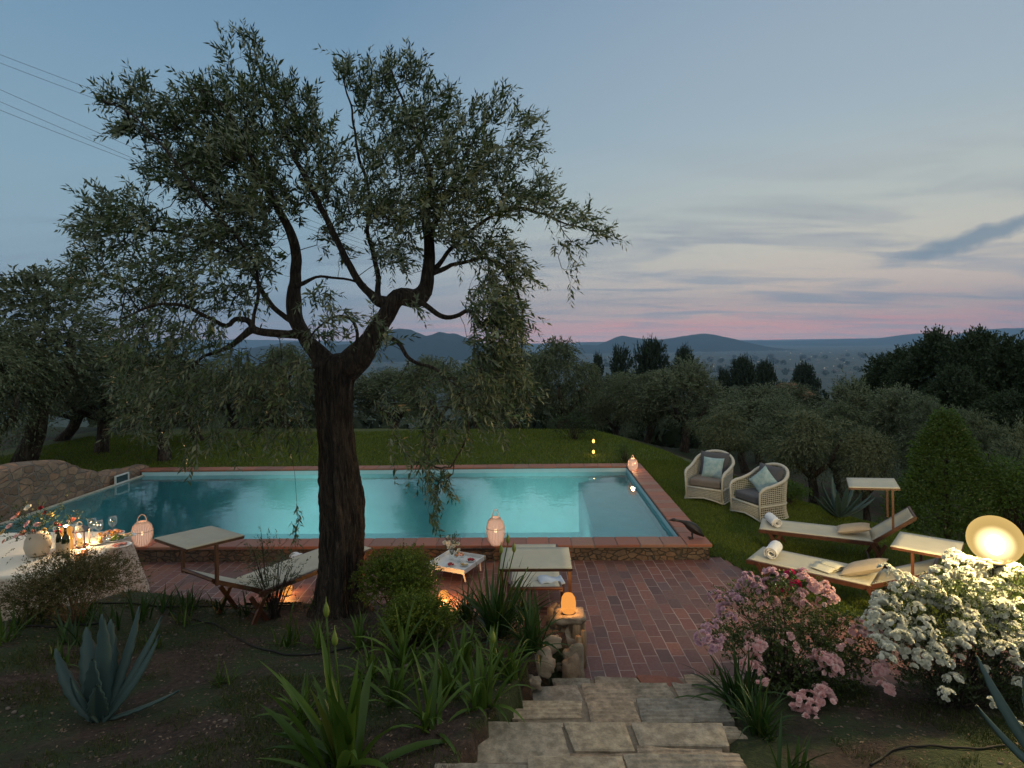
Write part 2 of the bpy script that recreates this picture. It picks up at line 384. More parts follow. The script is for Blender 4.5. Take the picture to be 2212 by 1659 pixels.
# ---- stone material
def stonemat(name, stops, scale=9, mort=None, bumpd=.02, rand=False, vs=6.0):
    m, t = newmat(name); co = t.n('ShaderNodeNewGeometry').outputs['Position']
    n = t.noise(co, scale, 6, .7)
    col = t.ramp(n, stops); h = n
    oi = t.n('ShaderNodeObjectInfo').outputs['Random']
    if rand:
        col = t.mix(1.0, col, t.ramp(oi, [(0, (.66, .70, .76)), (.3, (1.08, 1.0, .90)), (.55, (.82, .82, .85)), (.8, (1.16, 1.08, 1.0)), (1, (.95, .80, .72))]), 'MULTIPLY')
        st_n = t.noise(co, 2.6, 6, .7); col = t.mix(t.mapr(st_n, .48, .7, 0, .7), col, (.075, .068, .055, 1))
    if mort:
        sc_ = t.n('ShaderNodeMapping', Vector=co); sc_.inputs['Scale'].default_value = (1, 1, 1.7)
        wv = t.n('ShaderNodeTexNoise', Scale=3.0); t.set(wv.inputs['Vector'], co)
        cc = t.n('ShaderNodeVectorMath', {'operation': 'MULTIPLY_ADD'}, i0=wv.outputs['Color'], i1=(.2, .2, .2), i2=sc_)
        v1 = t.n('ShaderNodeTexVoronoi', {'feature': 'DISTANCE_TO_EDGE'}, Vector=cc.outputs[0], Scale=vs)
        v2 = t.n('ShaderNodeTexVoronoi', {'feature': 'F1'}, Vector=cc.outputs[0], Scale=vs)
        e = t.mapr(v1.outputs['Distance'], .03, .09)
        sepc = t.n('ShaderNodeSeparateColor', Color=v2.outputs['Color'])
        tint = t.ramp(sepc.outputs[0], [(0, (.55, .45, .38)), (.4, (.9, .8, .7)), (.7, (1.1, .8, .62)), (1, (.6, .6, .62))])
        col = t.mix(1.0, col, tint, 'MULTIPLY'); col = t.mix(e, mort, col)
        h = t.math('ADD', t.math('MULTIPLY', e, 1.2), t.math('MULTIPLY', n, .8))
    p = t.n('ShaderNodeBsdfPrincipled', Base_Color=col, Roughness=.9)
    t.set(p.inputs['Normal'], t.n('ShaderNodeBump', Strength=.9, Distance=bumpd, Height=h)); out(t, p); return m
WALLST = stonemat('rubble_stone', [(0, (.12, .09, .07)), (.5, (.30, .23, .18)), (1, (.42, .35, .29))], 9, (.20, .16, .13, 1), .03, vs=4.5)
LOWST = stonemat('dark_rubble', [(0, (.06, .05, .045)), (.5, (.15, .12, .10)), (1, (.26, .22, .18))], 12, (.06, .05, .04, 1), .03, vs=9)
SLAB = stonemat('worn_stone', [(0, (.05, .042, .035)), (.38, (.20, .175, .14)), (.6, (.37, .33, .27)), (1, (.60, .55, .47))], 14, None, .012, rand=True)
# ---- pool
pool = empty('swimming_pool', PP(0, 0, 0), 0, 'long raised swimming pool with terracotta coping and lit turquoise water', 'pool')
base_ = Vector(pool.location)
def W(p): return Vector(p) - base_
TILE = None
m, t = newmat('terracotta_tile'); co = t.n('ShaderNodeNewGeometry').outputs['Position']; oi = t.n('ShaderNodeNewGeometry').outputs['Random Per Island']
col = t.ramp(oi, [(0, (.26, .085, .05)), (.4, (.34, .115, .065)), (.75, (.22, .085, .06)), (1, (.30, .15, .10))])
col = t.mix(t.mapr(t.noise(co, 14, 6, .7), .4, .75, 0, .6), col, (.17, .10, .08, 1))
p = t.n('ShaderNodeBsdfPrincipled', Base_Color=col, Roughness=.6)
t.set(p.inputs['Normal'], t.n('ShaderNodeBump', Strength=.4, Distance=.006, Height=t.noise(co, 40, 4))); out(t, p); TILE = m
mt = mat('coping_mortar', (.20, .17, .15, 1), .9, .3, 20)
tiles = MB()
def tile(u0, v0, u1, v1, z=ZC, th=.045):
    j = .004; z += random.uniform(-.003, .003)
    a, b, c, d = [W(PP(u, v, 0)) for u, v in ((u0 + j, v0 + j), (u1 - j, v0 + j), (u1 - j, v1 - j), (u0 + j, v1 - j))]
    vs = [(q.x, q.y, z - th) for q in (a, b, c, d)] + [(q.x, q.y, z) for q in (a, b, c, d)]
    tiles.add(vs, [(3, 2, 1, 0), (4, 5, 6, 7), (0, 1, 5, 4), (1, 2, 6, 5), (2, 3, 7, 6), (3, 0, 4, 7)])
NU = 38; EXT = PU + .9
for k in range(NU):
    u0 = CW + (EXT - CW) * k / NU; u1 = CW + (EXT - CW) * (k + 1) / NU
    tile(u0, -.04, u1, CW)
    if u1 < PU + .5: tile(u0, PV - CW, u1, PV)
nv = 21
for k in range(nv):
    v0 = -.04 + (PV + .04) * k / nv; v1 = -.04 + (PV + .04) * (k + 1) / nv
    tile(-.04, v0, CW, v1)
o = tiles.build('coping', TILE, pool); o.modifiers.new('bevel', 'BEVEL').width = .008
cm_ = MB()
def slabuv(mb, u0, v0, u1, v1, z0, z1):
    q = [W(PP(u, v, 0)) for u, v in ((u0, v0), (u1, v0), (u1, v1), (u0, v1))]
    mb.add([(p.x, p.y, z0) for p in q] + [(p.x, p.y, z1) for p in q], [(3, 2, 1, 0), (4, 5, 6, 7), (0, 1, 5, 4), (1, 2, 6, 5), (2, 3, 7, 6), (3, 0, 4, 7)])
zt = ZC - .05
slabuv(cm_, .0, .0, EXT, CW - .02, -.12, zt); slabuv(cm_, .0, PV - CW + .02, EXT, PV - .01, -.12, zt)
slabuv(cm_, .0, CW - .02, CW - .02, PV - CW + .02, -.12, zt)
cm_.build('retaining_wall', LOWST, pool)
mo = MB(); slabuv(mo, -.03, -.03, EXT, CW - .01, zt, ZC - .012); slabuv(mo, -.03, PV - CW + .01, EXT, PV - .01, zt, ZC - .012); slabuv(mo, -.03, CW - .01, CW - .01, PV - CW + .01, zt, ZC - .012)
mo.build('mortar_bed', mt, pool)
bs = MB(); c_ = CW + .0
D_ = -1.35
pts = [W(PP(u, v, 0)) for u, v in ((c_, c_), (PU, c_), (PU, PV - c_), (c_, PV - c_))]
vs = [(q.x, q.y, D_) for q in pts] + [(q.x, q.y, zt) for q in pts]
vs += [(pts[1].x, pts[1].y, ZW + .012), (pts[2].x, pts[2].y, ZW + .012)]
bs.add(vs, [(0, 1, 2, 3), (0, 4, 5, 1), (1, 8, 9, 2), (2, 6, 7, 3), (3, 7, 4, 0)])
BASIN = mat('pool_plaster', (.38, .58, .64, 1), .8, .12, 3)
bs.build('basin', BASIN, pool)
sh = MB(); slabuv(sh, c_ + .002, c_ + .002, 1.50, PV - c_ - .002, D_, -.16); sh.build('bench', BASIN, pool)
wq = [PP(u, v, ZW) for u, v in ((c_ - .01, c_ - .01), (PU + .02, c_ - .01), (PU + .02, PV - c_ + .01), (c_ - .01, PV - c_ + .01))]
m, t = newmat('pool_water'); gp = t.n('ShaderNodeNewGeometry').outputs['Position']
mpp = t.n('ShaderNodeMapping', Vector=gp); mpp.inputs['Scale'].default_value = (1, 1.0, 1)
hN = t.math('ADD', t.noise(mpp, 2.2, 3, .5), t.math('MULTIPLY', t.noise(mpp, 9, 2, .5), .25))
bp = t.n('ShaderNodeBump', Strength=.10, Distance=.06, Height=hN)
fr = t.n('ShaderNodeFresnel', IOR=1.5, Normal=bp); gl = t.n('ShaderNodeBsdfGlossy', Color=(1, 1, 1, 1), Roughness=.03, Normal=bp)
trn = t.n('ShaderNodeBsdfTransparent', Color=(.46, .78, .80, 1))
out(t, t.n('ShaderNodeMixShader', i0=fr.outputs[0], i1=trn.outputs[0], i2=gl.outputs[0]))
MBw = MB(); MBw.add(wq, [(0, 1, 2, 3)]); wo = MBw.build('pool_water', m)
if wo.data.polygons[0].normal.z < 0: wo.data.flip_normals()
tag(wo, kind='structure')
for u in (2.5, 7.8):
    d = bpy.data.lights.new('underwater_light', 'SPOT'); d.energy = 850; d.color = (.82, 1, .82); d.spot_size = math.radians(58); d.spot_blend = 1.0; d.shadow_soft_size = .12
    o = bpy.data.objects.new('underwater_light', d); COL.objects.link(o); o.location = PP(u, CW + .08, -.35)
    o.rotation_euler = (-(VD + Vector((0, 0, -.24)))).to_track_quat('Z', 'Y').to_euler()
# ---- stone wall at the left end of the pool
prof = [(-260, 1085), (-120, 1045), (0, 1022), (25, 1006), (60, 999), (110, 994), (150, 993), (172, 1001), (184, 1012), (215, 1013), (226, 1024), (243, 1019), (262, 1014), (290, 1013)]
def wall_hit(px, py):
    r = ray(px, py); o = Vector((0, 0, H)); n = UDr; q = PP(PU + .02, 0, 0)
    tt = (q - o).dot(n) / r.dot(n); return o + r * tt
sw = empty('stone_wall', PP(PU + .2, PV * .5, 0), 0, 'rounded rubble stone wall closing the left end of the pool', 'stone wall')
sb = Vector(sw.location)
pw = [wall_hit(*q) for q in prof]; pv = [(p - PN).dot(VD) for p in pw]; pz = [p.z for p in pw]
order = np.argsort(pv); pv = np.array(pv)[order]; pz = np.array(pz)[order]
mb = MB(); NV_ = 90; NZ = 14; TH = .5
vsamp = np.linspace(-.35, PV + .02, NV_ + 1)
def wtop(v): return float(np.interp(v, pv, pz)) + .03 * mnoise.noise(Vector((v * 3, 0, 0)))
def wfn(i, j):
    v = vsamp[round(i * NV_)]; top = wtop(v); k = j * 3
    if k <= 1: u, z = 0.0, -1.0 + (top + 1.0 - .06) * k
    elif k <= 2: u, z = (k - 1) * TH, top - .06 + .06 * math.sin((k - 1) * PI)
    else: u, z = TH, (top - .06) - (k - 2) * (top + .5)
    n_ = mnoise.noise(Vector((v * 4, u * 4, z * 5))) * .035
    p = PP(PU + .06 + u, v, z + n_ * .5) - UDr * n_; return (p.x - sb.x, p.y - sb.y, p.z - sb.z)
mb.grid(wfn, NV_, 45); mb.build('wall_body', WALLST, sw, True)
CR_ = mat('cream_render', (.5, .46, .38, 1), .8, .2, 10)
st_ = MB(); a = PP(PU - .03, CW, ZW + .015); b = PP(PU - .03, PV - CW, ZW + .015); st_.bar(a - sb, b - sb, .06, .03); st_.build('waterline_trim', CR_, sw)
sk = MB(); s0 = wall_hit(243, 1052) - UDr * .05; s1 = wall_hit(271, 1045) - UDr * .05
vv0 = (s0 - PN).dot(VD); vv1 = (s1 - PN).dot(VD)
for z in (ZW + .03, ZW + .21): sk.bar(PP(PU - .05, vv0, z) - sb, PP(PU - .05, vv1, z) - sb, .035, .03)
for v in (vv0, vv1): sk.bar(PP(PU - .05, v, ZW + .02) - sb, PP(PU - .05, v, ZW + .22) - sb, .035, .03)
sk.build('skimmer_frame', mat('white_plastic', (.7, .7, .68, 1), .4), sw)
sk2 = MB(); sk2.bar(PP(PU - .04, vv0, ZW + .12) - sb, PP(PU - .04, vv1, ZW + .12) - sb, .02, .16); sk2.build('skimmer_flap', mat('dark_flap', (.03, .06, .07, 1), .3), sw)
# ---- steps
stp = empty('stone_steps', (1.3, 5, 0), 0, 'worn stone slab steps climbing from the brick patio to the camera', 'steps')
random.seed(3)
STEPS = [(5.70, 5.42, .08), (5.42, 4.98, .17), (4.98, 4.45, .30), (4.45, 3.86, .445), (3.86, 3.22, .60), (3.22, 2.5, .76)]
RED = stonemat('red_step_stone', [(0, (.10, .05, .04)), (.5, (.22, .09, .065)), (1, (.3, .16, .12))], 12, None, .012, rand=True)
for k, (y1, y0, z) in enumerate(STEPS):
    yc = (y1 + y0) / 2; xl, xrr = cxs(yc) - (.74 if k == 0 else .90) + random.uniform(-.05, .05), cxs(yc) + (.84 if k == 0 else .90) + random.uniform(-.05, .05)
    n = [4, 4, 3, 3, 3, 3][k]; xs = [xl] + sorted(xl + (xrr - xl) * (i + random.uniform(-.25, .25)) / n for i in range(1, n)) + [xrr]
    for i in range(n):
        rows = [(y1, y0)] if random.random() < .4 or k < 2 else [(y1, (y1 + y0) / 2 + random.uniform(-.08, .08)), None]
        if rows[-1] is None: rows[-1] = (rows[0][1], y0)
        for (ya, yb) in rows:
            j = .008; mbs = MB(); jit = lambda: random.uniform(-.035, .035)
            zz = z + random.uniform(-.008, .008); nxg, nyg = 10, 8
            c4 = [(xs[i] + j + jit(), yb + j + jit() * .4), (xs[i + 1] - j + jit(), yb + j + jit() * .4), (xs[i + 1] - j + jit(), ya - j + jit() - (.03 if i in (0, n - 1) else 0)), (xs[i] + j + jit(), ya - j + jit())]
            sd_ = random.random() * 50; groove = random.random() < .45
            def f(a, b):
                x = (1 - a) * (1 - b) * c4[0][0] + a * (1 - b) * c4[1][0] + a * b * c4[2][0] + (1 - a) * b * c4[3][0]
                y = (1 - a) * (1 - b) * c4[0][1] + a * (1 - b) * c4[1][1] + a * b * c4[2][1] + (1 - a) * b * c4[3][1]
                e = min(a, 1 - a, b, 1 - b); zq = zz - (.007 if e < .01 else 0) + .007 * mnoise.noise(Vector((x * 7, y * 7, sd_)))
                if groove: zq += -.007 if (int(y * 38) % 2) else 0
                return (x - 1.3, y - 5, zq)
            NXg, NYg = 14, 30
            mbs.grid(f, NXg, NYg)
            b0 = len(mbs.v); ring = [i2 * (NYg + 1) for i2 in range(NXg + 1)] + [NXg * (NYg + 1) + j2 for j2 in range(1, NYg + 1)] + [i2 * (NYg + 1) + NYg for i2 in range(NXg - 1, -1, -1)] + [j2 for j2 in range(NYg - 1, 0, -1)]
            for q in ring: x, y, zq = mbs.v[q]; mbs.v.append((x, y, z - .30))
            for q in range(len(ring)):
                q2 = (q + 1) % len(ring); mbs.f.append((ring[q], b0 + q, b0 + q2, ring[q2]))
            o = mbs.build('step_slab', RED if (k == 0 and random.random() < .6) else SLAB, stp)
# sandy mortar filling the joints between the slabs
mb = MB()
for k, (y1, y0, z) in enumerate(STEPS):
    a0, a1 = cxs(y1) - .80, cxs(y0) - .80
    zt_ = z - .022
    if k == 0: a0 += .12; a1 += .12
    mb.add([(a0 - 1.3, y1 - .03 - 5, zt_ - .2), (a0 + 1.58 - 1.3, y1 - .03 - 5, zt_ - .2), (a1 + 1.62 - 1.3, y0 - .02 - 5, zt_ - .2), (a1 - 1.3, y0 - .02 - 5, zt_ - .2), (a0 - 1.3, y1 - .03 - 5, zt_), (a0 + 1.58 - 1.3, y1 - .03 - 5, zt_), (a1 + 1.62 - 1.3, y0 - .02 - 5, zt_), (a1 - 1.3, y0 - .02 - 5, zt_)], [(3, 2, 1, 0), (4, 5, 6, 7), (0, 1, 5, 4), (1, 2, 6, 5), (2, 3, 7, 6), (3, 0, 4, 7)])
mb.build('joint_mortar', mat('sandy_mortar', (.22, .18, .14, 1), .95, .4, 25, .6, 80), stp)
# low edging wall between the bed and the patio
lw = empty('low_stone_wall', (.62, 6.2, 0), 0, 'low rough stone and timber edging left of the steps, carrying an amber lamp', 'stone wall')
random.seed(5)
wallm = stonemat('edging_stone', [(0, (.14, .11, .09)), (.5, (.30, .25, .19)), (1, (.45, .38, .30))], 15, None, .02, rand=True)
for i in range(13):
    yy = 5.75 + i * .075; x = .52 + .03 * math.sin(i) - (.02 * max(0, i - 8))
    mb = MB(); h = .24 + .06 * math.sin(i * 1.7); mb.ball((x - .62, yy - 6.2, h * .45), (.085 + .02 * math.sin(i * 2.3), .05 + .012 * math.cos(i), h * .58), 14, 10, .55, i, .62); mb.build('edging_stone', wallm, lw, True)
pm = mat('old_timber', (.34, .22, .12, 1), .8, .5, 5, .8, 30, stretch=(6, 6, 1))
for (x, y, r, h) in ((.60, 6.1, .045, .38), (.66, 6.0, .03, .36), (.60, 5.93, .035, .34), (.67, 6.17, .03, .36)):
    mb = MB(); mb.tube([(x - .62, y - 6.2, -.05), (x - .615, y - 6.2, h * .6), (x - .61, y - 6.19, h)], [r * 1.1, r, r * .9], 9); mb.build('timber_post', pm, lw, True)
mb = MB(); mb.ball((-.07, .03, .40), (.17, .15, .045), 16, 8, .4, 3, .6); mb.build('cap_stone', wallm, lw, True)
# loose rocks on the bed beside the steps
for i, (px, py, r) in enumerate([(1165, 1440, .13), (1190, 1395, .10), (1150, 1480, .08), (1205, 1440, .06)]):
    p = G(px, py); mb = MB(); mb.ball((0, 0, r * .22), (r, r * .8, r * .6), 16, 12, .7, i + 20, .66)
    tag(mb.build('rock', wallm, None, True, loc=p), ['brown rounded boulder beside the low wall left of the steps', 'upper grey rock against the low stone wall', 'lower small rock at the corner of the first step', 'small pale rock at the foot of the timber edging'][i], 'rock', 'rocks beside the steps')
# ------------------------------------------------------------ mountains and far land
def ridge(name, pts, d, thick, seed, lbl):
    """pts: skyline in photo coordinates at distance d -> a solid mountain range with slopes"""
    P = [UD(x, y, d) for x, y in pts]; xs = np.array([p.x for p in P]); zs = np.array([p.z for p in P])
    n = 160; X_ = np.linspace(xs[0], xs[-1], n); mb = MB(); NJ = 14
    def f(a, b):
        x = xs[0] + (xs[-1] - xs[0]) * a; zt_ = float(np.interp(x, xs, zs)) + 150
        zt_ *= 1 + .05 * mnoise.noise(Vector((x * 26 / d, seed, 0))) + .03 * mnoise.noise(Vector((x * 80 / d, seed, 0))) + .012 * mnoise.noise(Vector((x * 220 / d, seed, 0)))
        s = b * 2 - 1; h = zt_ * (1 - abs(s) ** 1.15)
        wv = 1 + .22 * mnoise.noise(Vector((x * 22 / d, s * 3, seed))) * (1 - abs(abs(s) * 2 - 1) * .2) * min(1, abs(s) * 3)
        return (x, d + s * thick + 0, -152 + max(0, h * wv))
    mb.grid(f, n, NJ * 2); return tag(mb.build(name, HILL, None, True), kind='structure')
m, t = newmat('hill_cover'); gp = t.n('ShaderNodeNewGeometry').outputs['Position']
col = t.ramp(t.noise(gp, .002, 6, .6), [(0, (.008, .016, .014)), (.6, (.014, .026, .022)), (1, (.03, .042, .034))])
out(t, t.n('ShaderNodeBsdfDiffuse', Color=col)); HILL = m
ridge('hills', [(1180, 765), (1245, 750), (1262, 744), (1290, 746), (1335, 727), (1345, 725), (1390, 731), (1430, 733), (1470, 727), (1500, 722), (1520, 720), (1545, 723), (1580, 731), (1620, 745), (1660, 757), (1720, 762)], 9000, 1500, 3, '')
ridge('hills', [(1600, 760), (1680, 748), (1700, 744), (1745, 741), (1800, 742), (1850, 740), (1880, 736), (1905, 732), (1930, 727), (1960, 722), (1985, 720), (2010, 725), (2040, 735), (2070, 733), (2090, 722), (2130, 711), (2170, 709), (2212, 708), (2300, 700), (2500, 690)], 12500, 1800, 9, '')
ridge('hills', [(200, 790), (380, 780), (470, 775), (520, 762), (560, 748), (600, 742), (640, 738), (700, 748), (760, 742), (800, 728), (840, 713), (862, 709), (885, 712), (905, 719), (922, 725), (945, 717), (985, 720), (1030, 738), (1080, 752), (1150, 764), (1230, 772)], 6500, 1200, 5, '')
ridge('hills', [(-400, 742), (-100, 735), (200, 738), (500, 733), (800, 738), (1100, 746), (1180, 744), (1250, 739), (1400, 737), (1560, 734), (1700, 737), (1800, 733), (1900, 730), (2050, 728), (2200, 720), (2500, 718)], 14000, 900, 13, '')
# town on the plain: a mass of small buildings nobody could count
rt = np.random.default_rng(11); mb = MB(); lt = MB(); wd = MB()
for i in range(1100):
    y = rt.uniform(2300, 7600); px = rt.uniform(1180, 2120) if i % 3 else rt.uniform(500, 1100)
    x = (px - 1106) / F * y; s = rt.uniform(6, 14); hgt = rt.uniform(4, 10)
    mb.box((x, y, -150 + hgt / 2), (s * rt.uniform(1, 2.6), s, hgt), rt.uniform(0, 3))
TOWN = mat('town_walls', (.30, .27, .24, 1), .9, .6, .02)
tag(mb.build('distant_town', TOWN), 'hazy scatter of pale town buildings on the far plain', 'town', kind='stuff')
for i in range(26):
    y = rt.uniform(2500, 6500); px = rt.choice([rt.uniform(1640, 1830), rt.uniform(1250, 1950)]); x = (px - 1106) / F * y
    lt.ball((x, y, -130), y * .00022 + .5, 6, 4)
tag(lt.build('town_lights', emit('town_glow', (1, .85, .65, 1), 3)), 'tiny white lights of the far town', 'town lights', kind='stuff')
# ------------------------------------------------------------ leaves
def leaves(B, D, N, L, Wd, name, m, curl=.0):
    D = D / np.linalg.norm(D, axis=1, keepdims=True); S = np.cross(D, N); S /= np.linalg.norm(S, axis=1, keepdims=True) + 1e-9
    N2 = np.cross(S, D); L = L[:, None]; Wd = Wd[:, None]
    V = np.stack([B, B + D * L * .42 + S * Wd / 2 + N2 * L * .04, B + D * L + N2 * L * curl, B + D * L * .42 - S * Wd / 2 + N2 * L * .04], 1).reshape(-1, 3)
    return mesh_np(name, V, 4, np.arange(len(V)), m)
def rdir(r, n, up=0.0):
    v = r.normal(size=(n, 3)); v[:, 2] += up; return v / np.linalg.norm(v, axis=1, keepdims=True)
def twigs(r, B, D, L, K, leaf, spread=.75, droop=.25, lw=.24):
    """leafy shoots: returns leaf base, dir, normal, len, wid plus stem polylines"""
    n = len(B); D = D / np.linalg.norm(D, axis=1, keepdims=True)
    A = np.cross(D, rdir(r, n)); A /= np.linalg.norm(A, axis=1, keepdims=True) + 1e-9; C = np.cross(D, A)
    t = (np.arange(K) + .6) / K; g = np.array([0, 0, -1.])
    L_ = L[:, None, None]; tt = t[None, :, None]
    P = B[:, None] + D[:, None] * L_ * tt + g * L_ * droop * tt ** 2
    Tn = D[:, None] + g * 2 * droop * tt; Tn = Tn / np.linalg.norm(Tn, axis=2, keepdims=True)
    ang = (np.arange(K) % 2) * PI + (np.arange(K) // 2) * 1.5; ang = ang[None, :, None] + r.uniform(0, 6, (n, 1, 1))
    side = A[:, None] * np.cos(ang) + C[:, None] * np.sin(ang)
    ld = Tn * (1.15 - .3 * tt) + side * spread + r.normal(size=P.shape) * .16
    nn = np.cross(ld, np.cross(side, Tn)) + r.normal(size=P.shape) * .25 + np.array([0, 0, .3])
    Lf = leaf * r.uniform(.65, 1.15, (n, K)) * (1 - .25 * t)[None]
    ts = np.linspace(0, 1, 4)[None, :, None]
    ST = B[:, None] + D[:, None] * L_ * ts + g * L_ * droop * ts ** 2
    return P.reshape(-1, 3), ld.reshape(-1, 3), nn.reshape(-1, 3), Lf.ravel(), Lf.ravel() * lw * r.uniform(.8, 1.2, n * K), ST
def stems_mesh(ST, rad, name, m):
    n, k, _ = ST.shape; a = np.linspace(0, 2 * PI, 4)[:3]; V = []
    for i in range(3):
        V.append(ST + np.array([math.cos(a[i]), math.sin(a[i]), .3 * math.sin(a[i])]) * (rad * np.linspace(1, .5, k))[None, :, None])
    V = np.stack(V, 2).reshape(-1, 3); b = (np.arange(n)[:, None, None] * k + np.arange(k - 1)[None, :, None]) * 3
    j = np.arange(3)[None, None]; j2 = (j + 1) % 3
    Q = np.stack([b + j, b + j2, b + 3 + j2, b + 3 + j], -1).reshape(-1, 4)
    return mesh_np(name, V, 4, Q, m, True)
OLIVE = leafmat('olive_leaf', (.030, .056, .018, 1), (.095, .135, .048, 1), (.19, .225, .14, 1), .25, .35)
OLIVE_BG = leafmat('olive_leaf_far', (.036, .058, .022, 1), (.095, .125, .058, 1), (.15, .18, .105, 1), .2, .5)
m, t = newmat('olive_bark'); co = t.n('ShaderNodeTexCoord').outputs['Object']
mp = t.n('ShaderNodeMapping', Vector=co); mp.inputs['Scale'].default_value = (1, 1, .14)
n1 = t.noise(mp, 20, 7, .75, 1.2); n2 = t.noise(mp, 60, 4, .7, .5)
h = t.math('ADD', t.mapr(n1, .38, .66), t.math('MULTIPLY', n2, .9))
col = t.ramp(t.math('MULTIPLY', h, .6), [(0, (.005, .003, .002)), (.35, (.022, .014, .010)), (.6, (.07, .05, .037)), (.85, (.15, .12, .09)), (1, (.26, .23, .18))])
p = t.n('ShaderNodeBsdfPrincipled', Base_Color=col, Roughness=.95)
t.set(p.inputs['Normal'], t.n('ShaderNodeBump', Strength=1.0, Distance=.035, Height=h)); out(t, p); BARK = m
# ------------------------------------------------------------ the big olive
tb = G(727, 1325); TB = Vector((tb.x, tb.y, tb.z)); DT = TB.y
tree = empty('olive_tree', TB, 0, 'large old olive tree with dark furrowed trunk leaning over the bed before the pool', 'tree')
def TP(px, py, dy=0.0): p = UD(px, py, DT + dy); return p - TB
SC = DT / F
def limb(pts, sides=12, jit=.012):
    """pts: (px,py,radius px,depth offset)"""
    P = [TP(a, b, d) for a, b, r, d in pts]; R = [r * SC * (.80 if r < 30 else .95) for a, b, r, d in pts]
    # smooth by Catmull-Rom
    PP_, RR_ = [], []
    for i in range(len(P) - 1):
        p0, p1, p2, p3 = P[max(i - 1, 0)], P[i], P[i + 1], P[min(i + 2, len(P) - 1)]
        k = max(3, int((p2 - p1).length / (.028 if sides > 40 else .06)))
        for j in range(k):
            s = j / k
            q = .5 * ((2 * p1) + (p2 - p0) * s + (2 * p0 - 5 * p1 + 4 * p2 - p3) * s * s + (3 * p1 - p0 - 3 * p2 + p3) * s ** 3)
            q += Vector((mnoise.noise(q * 5), mnoise.noise(q * 5 + Vector((9, 0, 0))), mnoise.noise(q * 5 + Vector((0, 9, 0))))) * jit
            PP_.append(q); RR_.append((R[i] * (1 - s) + R[i + 1] * s) * (1 + .10 * mnoise.noise(q * 3.5)))
    PP_.append(P[-1]); RR_.append(R[-1]); return PP_, RR_
# trunk
tr_pts = [(727, 1345, 66, 0), (727, 1320, 60, 0), (728, 1290, 56, 0), (730, 1250, 54, 0), (734, 1200, 53, 0), (736, 1120, 52, 0), (732, 1040, 51, 0), (728, 960, 47, 0), (722, 880, 46, 0), (722, 820, 50, 0), (728, 785, 50, 0), (735, 768, 36, 0), (738, 762, 8, 0)]
Pt, Rt = limb(tr_pts, sides=50, jit=.01); S_ = 170; Rt = [a * .88 for a in Rt]; vs = []; ref = Vector((1, 0, 0)); NB = len(Pt)
for i, (p, r) in enumerate(zip(Pt, Rt)):
    for k in range(S_):
        a = 2 * PI * k / S_; tw = a + p.z * .35
        q = Vector((math.cos(tw) * 2.2, math.sin(tw) * 2.2, p.z * .9))
        wz = p.z + .15 * mnoise.noise(Vector((math.cos(tw) * 2, math.sin(tw) * 2, p.z * 3))); f1 = mnoise.noise(Vector((math.cos(tw) * 6, math.sin(tw) * 6, wz * 1.1))); f2 = mnoise.noise(Vector((math.cos(tw) * 17, math.sin(tw) * 17, wz * 3.2))); f3 = mnoise.noise(Vector((math.cos(tw) * 34, math.sin(tw) * 34, wz * 11)))
        rid = 1 + .13 * mnoise.noise(q) - .11 * (1 - min(1, abs(f1) * 4)) + .03 * f1 - .055 * (1 - min(1, abs(f2) * 3)) + .03 * f3
        fl = math.exp(-max(0, p.z) / .22) * (.45 * max(0, math.sin(3 * a + .8)) + .28 * max(0, math.sin(5 * a + 2)) + .1)
        hump = .16 * math.exp(-((p.z - 1.25) / .42) ** 2) * max(0, math.cos(a)) ** 2
        rr = r * (rid + fl + hump); vs.append((p.x + rr * math.cos(a), p.y + rr * math.sin(a), p.z))
fs = [(i * S_ + k, i * S_ + (k + 1) % S_, (i + 1) * S_ + (k + 1) % S_, (i + 1) * S_ + k) for i in range(NB - 1) for k in range(S_)]
mb = MB(); mb.add(vs, fs + [tuple((NB - 1) * S_ + k for k in range(S_))]); mb.build('trunk', BARK, tree, True)
